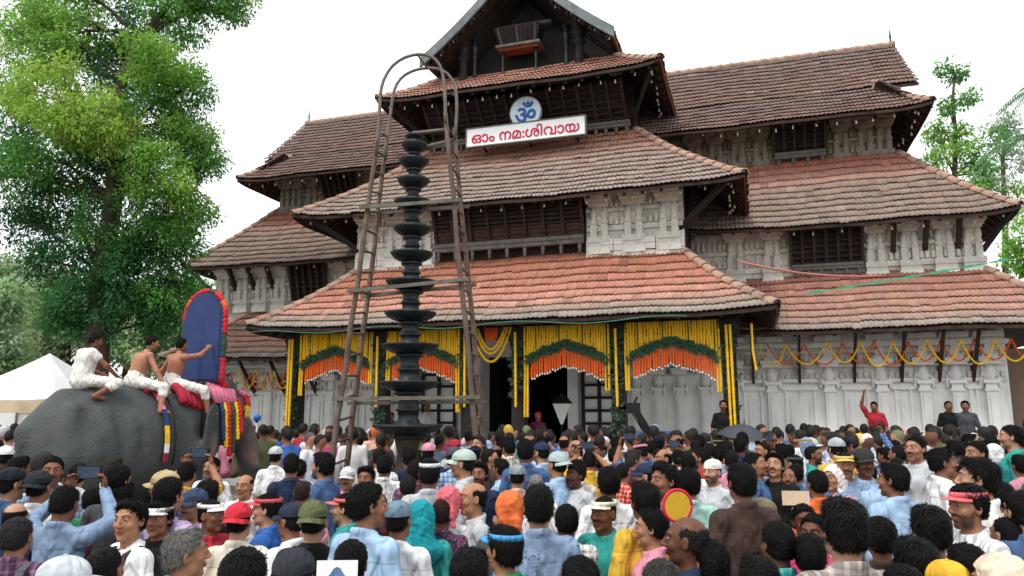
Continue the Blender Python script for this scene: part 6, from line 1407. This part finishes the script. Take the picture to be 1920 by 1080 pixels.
for x, y in fill:
    if NPEOPLE >= 300: FAR.append((x, y)); continue
    sh_ = R2.choice(shirt_pool); pat = R2.choice(['plain']*8+['check', 'check', 'stripe', 'print']); hair = R2.choice(['short', 'short', 'short', 'wavy', 'neat', 'neat', 'neat', 'crop', 'crop', 'short', 'bald', 'curly' if R2.random() < .5 else 'short']); kw = dict(hair=hair, hairc=R2.choice(['0f0d0c', '0f0d0c', '15110f', '0b0a09', '3a3735' if R2.random() < .4 else '100d0c']))
    hd = {'short': 'short-haired', 'wavy': 'wavy-haired', 'curly': 'curly-haired', 'neat': 'neatly combed', 'bald': 'balding', 'crop': 'crop-haired'}[hair]
    u = R2.random()
    if u < .2:
        wr = R2.choice(['cap', 'cap', 'cap', 'visor', 'visor', 'scarf', 'flatcap', 'shawl']); wc = R2.choice(cap_pool); kw.update(wear=wr, wearc=CN[wc], hair='crop', wear_back=(wr == 'cap' and R2.random() < .3))
        hd = wc+' '+{'cap': 'cap', 'visor': 'visor', 'scarf': 'head scarf', 'flatcap': 'flat cap', 'shawl': 'head shawl'}[wr]
    fc = R2.gauss(0, 38) if R2.random() < .82 else R2.choice([90, -90, 180, 150, -150, 120, -120])+R2.gauss(0, 15)
    pose = 'down'; yaw = R2.choice([0, 0, .5, -.5]); pitch = 0.0; face = R2.choice([1, 1, 2])
    if R2.random() < .07 and abs(fc) < 70: pose = R2.choice(['up2', 'up2', 'up1']); yaw = 0.0; pitch = .2; face = 1
    elif R2.random() < .06: pose = 'hold'; yaw = 0.0; face = 1
    if pose == 'down' and yaw < 0: face = 1
    sl = R2.choice(['short', 'short', 'short', 'long']); col = R2.random() < .7
    p = person((x, y, 0), R(fc), R2.uniform(.875, .985)+.05*min(1, max(0, (y-9)/4)), pose=pose, yaw=yaw, pitch=pitch, face=face, shirtc=CN[sh_], pat=pat, sleeve=sl, collar=col if pose == 'down' else True, skin=R2.choice(SK), trou=R2.choice(['2c3038', '20242a', '3a4a63', 'd8d4cc', '4a4038']), **kw); NPEOPLE += 1
    fw = 'from behind' if abs(fc) < 60 else 'facing us' if abs(fc) > 120 else 'side-on'
    arms = {'up2': 'arms raised, ', 'up1': 'one arm up, ', 'hold': '', 'down': ''}[pose]
    pw = {'plain': '', 'check': 'checked ', 'stripe': 'striped ', 'print': 'spotted '}[pat]
    hdn = ('in '+hd) if 'wear' in kw else None
    lab = (f'person {hdn} and {pw}{sh_} shirt' if hdn else f'{hd} person in {pw}{sh_} shirt')+f', {arms}{fw}, {depth_word(y)} {zone(x, y)}'
    used.setdefault(lab, []).append((p, x/y)); fillers.append((p, pose, R(fc), x, y, sh_))
for lab, lst in used.items():
    lst.sort(key=lambda t: t[1])
    for i, (p, _) in enumerate(lst):
        L_ = lab if len(lst) == 1 else {0: 'leftmost ', len(lst)-1: 'rightmost '}.get(i, 'middle ')+lab
        ws = L_.split()
        for cut in ('rows', 'shirt,', 'further', 'back', 'the'):
            if len(ws) > 16: ws = [w_ for w_ in ws if w_ != cut]
        L_ = ' '.join(ws)
        tag(p, L_, 'person', 'people in the crowd')
# farthest heads, too many and small to pick apart: one mass
if FAR:
    def lowres():
        G = Grid(axis((-.28, .28, .03)), axis((-.17, .17, .03)), axis((.75, 1.4, .06), (1.4, 1.8, .022))); torso(G, .01)
        for s in (-1, 1): G.cap(mir(SHO, s), (s*.235, -.03, 1.1), .06, .05, .03); G.cap((s*.235, -.03, 1.1), (s*.23, .05, .85), .045, .035, .03)
        G.cap((0, -.02, 1.4), (0, -.01, 1.54), .06, .055, .03); G.ell((0, 0, 1.615), (.085, .105, .118), .03); return G.mesh()
    LV, LFc = lowres(); x, y, z = LV.T; hm = (z > np.interp(y, [-.1, 0, .05, .1], [1.53, 1.6, 1.66, 1.68])) & (z > 1.5); sm_ = z < 1.455
    AV, AF, AC = [], [], []
    for i, (px_, py_) in enumerate(FAR):
        a = rng.normal(0, .7) if rng.random() < .7 else rng.uniform(-3.1, 3.1); c, s = math.cos(a), math.sin(a); k = rng.uniform(.95, 1.06)
        V = LV*k; V = np.stack([V[:, 0]*c-V[:, 1]*s+px_, V[:, 0]*s+V[:, 1]*c+py_, V[:, 2]], 1); C = np.tile(np.array(hexc(R2.choice(SK))), (len(V), 1))
        C[sm_] = hexc(CN[R2.choice(shirt_pool)]); C[hm] = hexc('15120f') if rng.random() > .16 else hexc(CN[R2.choice(cap_pool)])
        AF.append(LFc+len(LV)*i); AV.append(V); AC.append(C)
    fo = meshobj('distant_crowd', npmesh('distant_crowd', np.concatenate(AV), np.concatenate(AF), True, np.concatenate(AC)), mat('crowd_mass', None, .7, .15, 10, .2, src='attr')); kind(fo, 'stuff'); tag(fo, 'dense mass of far heads in front of the temple steps', 'crowd')
print('PEOPLE', NPEOPLE, 'FAR', len(FAR), 'bodies', len(BODIES))

# ---------------------------------------------------------------- things held or worn
def phone(p, s, rz, label, dark=True):
    M_ = Matrix.Translation(p.location)@Matrix.Rotation(rz, 4, 'Z')@Matrix.Scale(s, 4)
    o = empty('phone', M_@Vector((0, .285, 1.79)), rz); tag(o, label, 'phone', 'phones held up')
    MB().box(-.082, .082, -.005, .005, -.042, .042).build('case', M_black if dark else M_white, o); MB().box(-.074, .074, -.0066, -.0052, -.037, .037).build('screen', MATS.get('screen') or mat('screen', hexc('39475a'), .15, .3, 20, 0), o)
n_ph = 0
for lab, (p, pose, s, rz) in KEYOBJ.items():
    if pose == 'up2': phone(p, s, rz, 'phone held up by the '+lab.split(' seen')[0].split(' with')[0])
for p, pose, rz, x, y, sh_ in fillers:
    if pose == 'up2': phone(p, p.scale[0], rz, f'phone held up by the {sh_}-shirted person, {depth_word(y)} {zone(x, y)}')
p, _, s, rz = KEYOBJ['young man in blue visor and green shirt holding a phone']
hp = Matrix.Translation(p.location)@Matrix.Rotation(rz, 4, 'Z')@Matrix.Scale(s, 4)@Vector((0, .29, 1.27)); o = empty('phone', hp, rz); o.rotation_euler.x = -.6; tag(o, 'black phone in the hands of the youth in the blue visor', 'phone', 'phones held up'); MB().box(-.04, .04, -.005, .005, -.08, .08).build('case', M_black, o); MB().box(-.036, .036, -.0065, -.0052, -.074, .074).build('screen', MATS['screen'], o)
# backpacks: straps and bag
def backpack(lab, label, m):
    p, _, s, rz = KEYOBJ[lab]; o = empty('backpack', p.location+Vector((0, 0, 0)), rz); o.scale = (s,)*3; tag(o, label, 'backpack')
    b = MB()
    for j, (z, w_, d_) in enumerate(((.98, .12, .05), (1.0, .145, .08), (1.15, .15, .09), (1.3, .14, .08), (1.38, .11, .05))): pass
    G = Grid(axis((-.2, .2, .014)), axis((-.33, -.08, .014)), axis((.9, 1.45, .014))); G.ell((0, -.2, 1.15), (.15, .085, .22), .03); G.ell((0, -.25, 1.05), (.11, .06, .1), .02); V, F = G.mesh()
    meshobj('bag', npmesh('bag', V, F, True), m, o)
    for q in (-1, 1):
        pts = [(q*.09, -.16, 1.33), (q*.10, -.11, 1.42), (q*.105, -.03, 1.458), (q*.11, .06, 1.42), (q*.115, .12, 1.32), (q*.125, .115, 1.2), (q*.16, .05, 1.08), (q*.15, -.12, 1.02)]
        st = MB()
        for a, c in zip(pts[:-1], pts[1:]): st.bar(a, c, .045, .012, (0, .3, 1))
        st.build('strap', m, o)
M_bag = mat('bag_fabric', hexc('2e3136'), .85, .2, 10, .3)
backpack('young man in plain white T-shirt with backpack straps, face turned left', 'dark backpack worn by the young man in white', M_bag)
backpack('man with greying hair in purple checked shirt at the lower left corner', 'grey backpack on the man in purple checks', mat('grey_bag', hexc('55575c'), .85, .2, 10, .3))
# umbrella
ub = at(1392, 800, 12.0); um = empty('umbrella', ub-Vector((0, 0, .18))); um.rotation_euler = (.12, .1, 0); tag(um, 'open dark grey umbrella above the crowd at the right', 'umbrella')
vs = []; nr = 16
for j in range(7):
    t = j/6; r = .41*t
    for k in range(nr): vs.append((r*math.cos(2*math.pi*k/nr)*(1-.05*(k % 2)*t), r*math.sin(2*math.pi*k/nr)*(1-.05*(k % 2)*t), .22-.2*t**1.8+.015*(k % 2)*t))
MB().raw(vs, [(j*nr+k, (j+1)*nr+k, (j+1)*nr+(k+1) % nr, j*nr+(k+1) % nr) for j in range(6) for k in range(nr)], False).build('canopy', mat('umbrella_cloth', hexc('3a3f47'), .6, .15, 8, .1), um)
MB().tube([(0, 0, -.75), (0, 0, .28)], .01, 6).build('shaft', M_iron, um)
for k in range(8): a = 2*math.pi*k/8; MB().tube([(0, 0, .0), (.23*math.cos(a), .23*math.sin(a), .14), (.39*math.cos(a), .39*math.sin(a), .02)], .005, 4).build('rib', M_iron, um)
# hand fan, printed sheet, cardboard, balloon
def held(name, px, py, d, rz, label, cat): o = empty(name, at(px, py, d), rz); tag(o, label, cat); return o
o = held('hand_fan', 1270, 948, 3.75, R(15), 'round yellow hand fan with red rim held up at the right of centre', 'fan')
MB().prism([(.072*math.cos(2*math.pi*k/24), .072*math.sin(2*math.pi*k/24)) for k in range(24)], -.004, .004).build('fan_face', mat('fan_yellow', hexc('c99f2c'), .7, .1, 10, .1), o)
MB().tube([(.075*math.cos(2*math.pi*k/24), 0, .075*math.sin(2*math.pi*k/24)) for k in range(25)], .008, 6).build('rim', M_red, o); MB().tube([(0, 0, -.07), (0, 0, -.24)], .008, 6).build('handle', M_wood2, o)
o = held('printed_sheet', 632, 1078, 2.55, R(3), 'white printed sheet with a blue picture held up at the bottom edge', 'sheet')
MB().box(-.066, .066, -.002, .002, -.045, .045).build('paper', M_white, o)
prn = [(-.04, -.03), (-.034, -.01), (-.02, .006), (-.012, .02), (.0, .026), (.012, .02), (.02, .006), (.034, -.01), (.042, -.03)]
MB().prism(prn, -.0034, -.0022).build('print', mat('print_ink', hexc('5f7aa8'), .6, .5, 60, 0), o)
o = held('cardboard_piece', 1492, 934, 5.0, R(-8), 'blank buff cardboard piece held over a head at the right', 'cardboard'); MB().box(-.085, .085, -.004, .004, -.045, .045).build('sheet', mat('buff_card', hexc('d9bfa4'), .85, .1, 8, .1), o)
o = held('cardboard_piece', 1505, 826, 7.2, R(10), 'small brown card held as a sunshade before the right wing', 'cardboard'); MB().box(-.06, .06, -.06, .06, -.01, .01).build('sheet', mat('brown_card', hexc('9a7d60'), .85, .1, 8, .1), o)
o = held('balloon', 482, 784, 14.5, 0, 'small blue balloon on a stick at the left wing wall', 'balloon'); MB().lathe([(.01, -.09), (.05, -.05), (.075, .0), (.06, .05), (.02, .075)], 12).build('balloon_skin', MATS['blue_paint'], o); MB().tube([(0, 0, -.09), (0, 0, -.75)], .008, 5).build('stick', M_white, o)
# blue board near the right arch and the dark raised camera on a jib
o = empty('blue_board', tw(3.45, -3.1, .7), -FAC); tag(o, 'blue board standing low under the right garland arch', 'board'); MB().box(-.55, .55, -.02, .02, .45, .95).build('panel', mat('board_blue', hexc('3f6c9c'), .6, .15, 5, .1), o); [MB().box(x_-.03, x_+.03, -.019, .019, 0, .448).build('leg', M_iron, o) for x_ in (-.45, .45)]
jp = at(1200, 800, 13.0); o = empty('camera_crane', (jp.x, jp.y, 0)); tag(o, 'black camera on a tilted crane arm below the right arch', 'camera')
MB().tube([(.0, 0, 0), (0, 0, 1.5)], .05, 8).build('column', M_black, o); MB().bar((.35, .0, 1.35), (-.12, -.1, 2.1), .09, .12).build('arm', M_black, o)
MB().box(-.26, -.02, -.2, .0, 2.02, 2.2).build('camera_body', M_black, o); MB().tube([(-.26, -.1, 2.12), (-.36, -.1, 2.14)], .05, 10).build('lens', M_black, o); MB().bar((-.1, -.1, 2.2), (-.05, -.1, 2.3), .1, .03).build('handle', M_black, o)
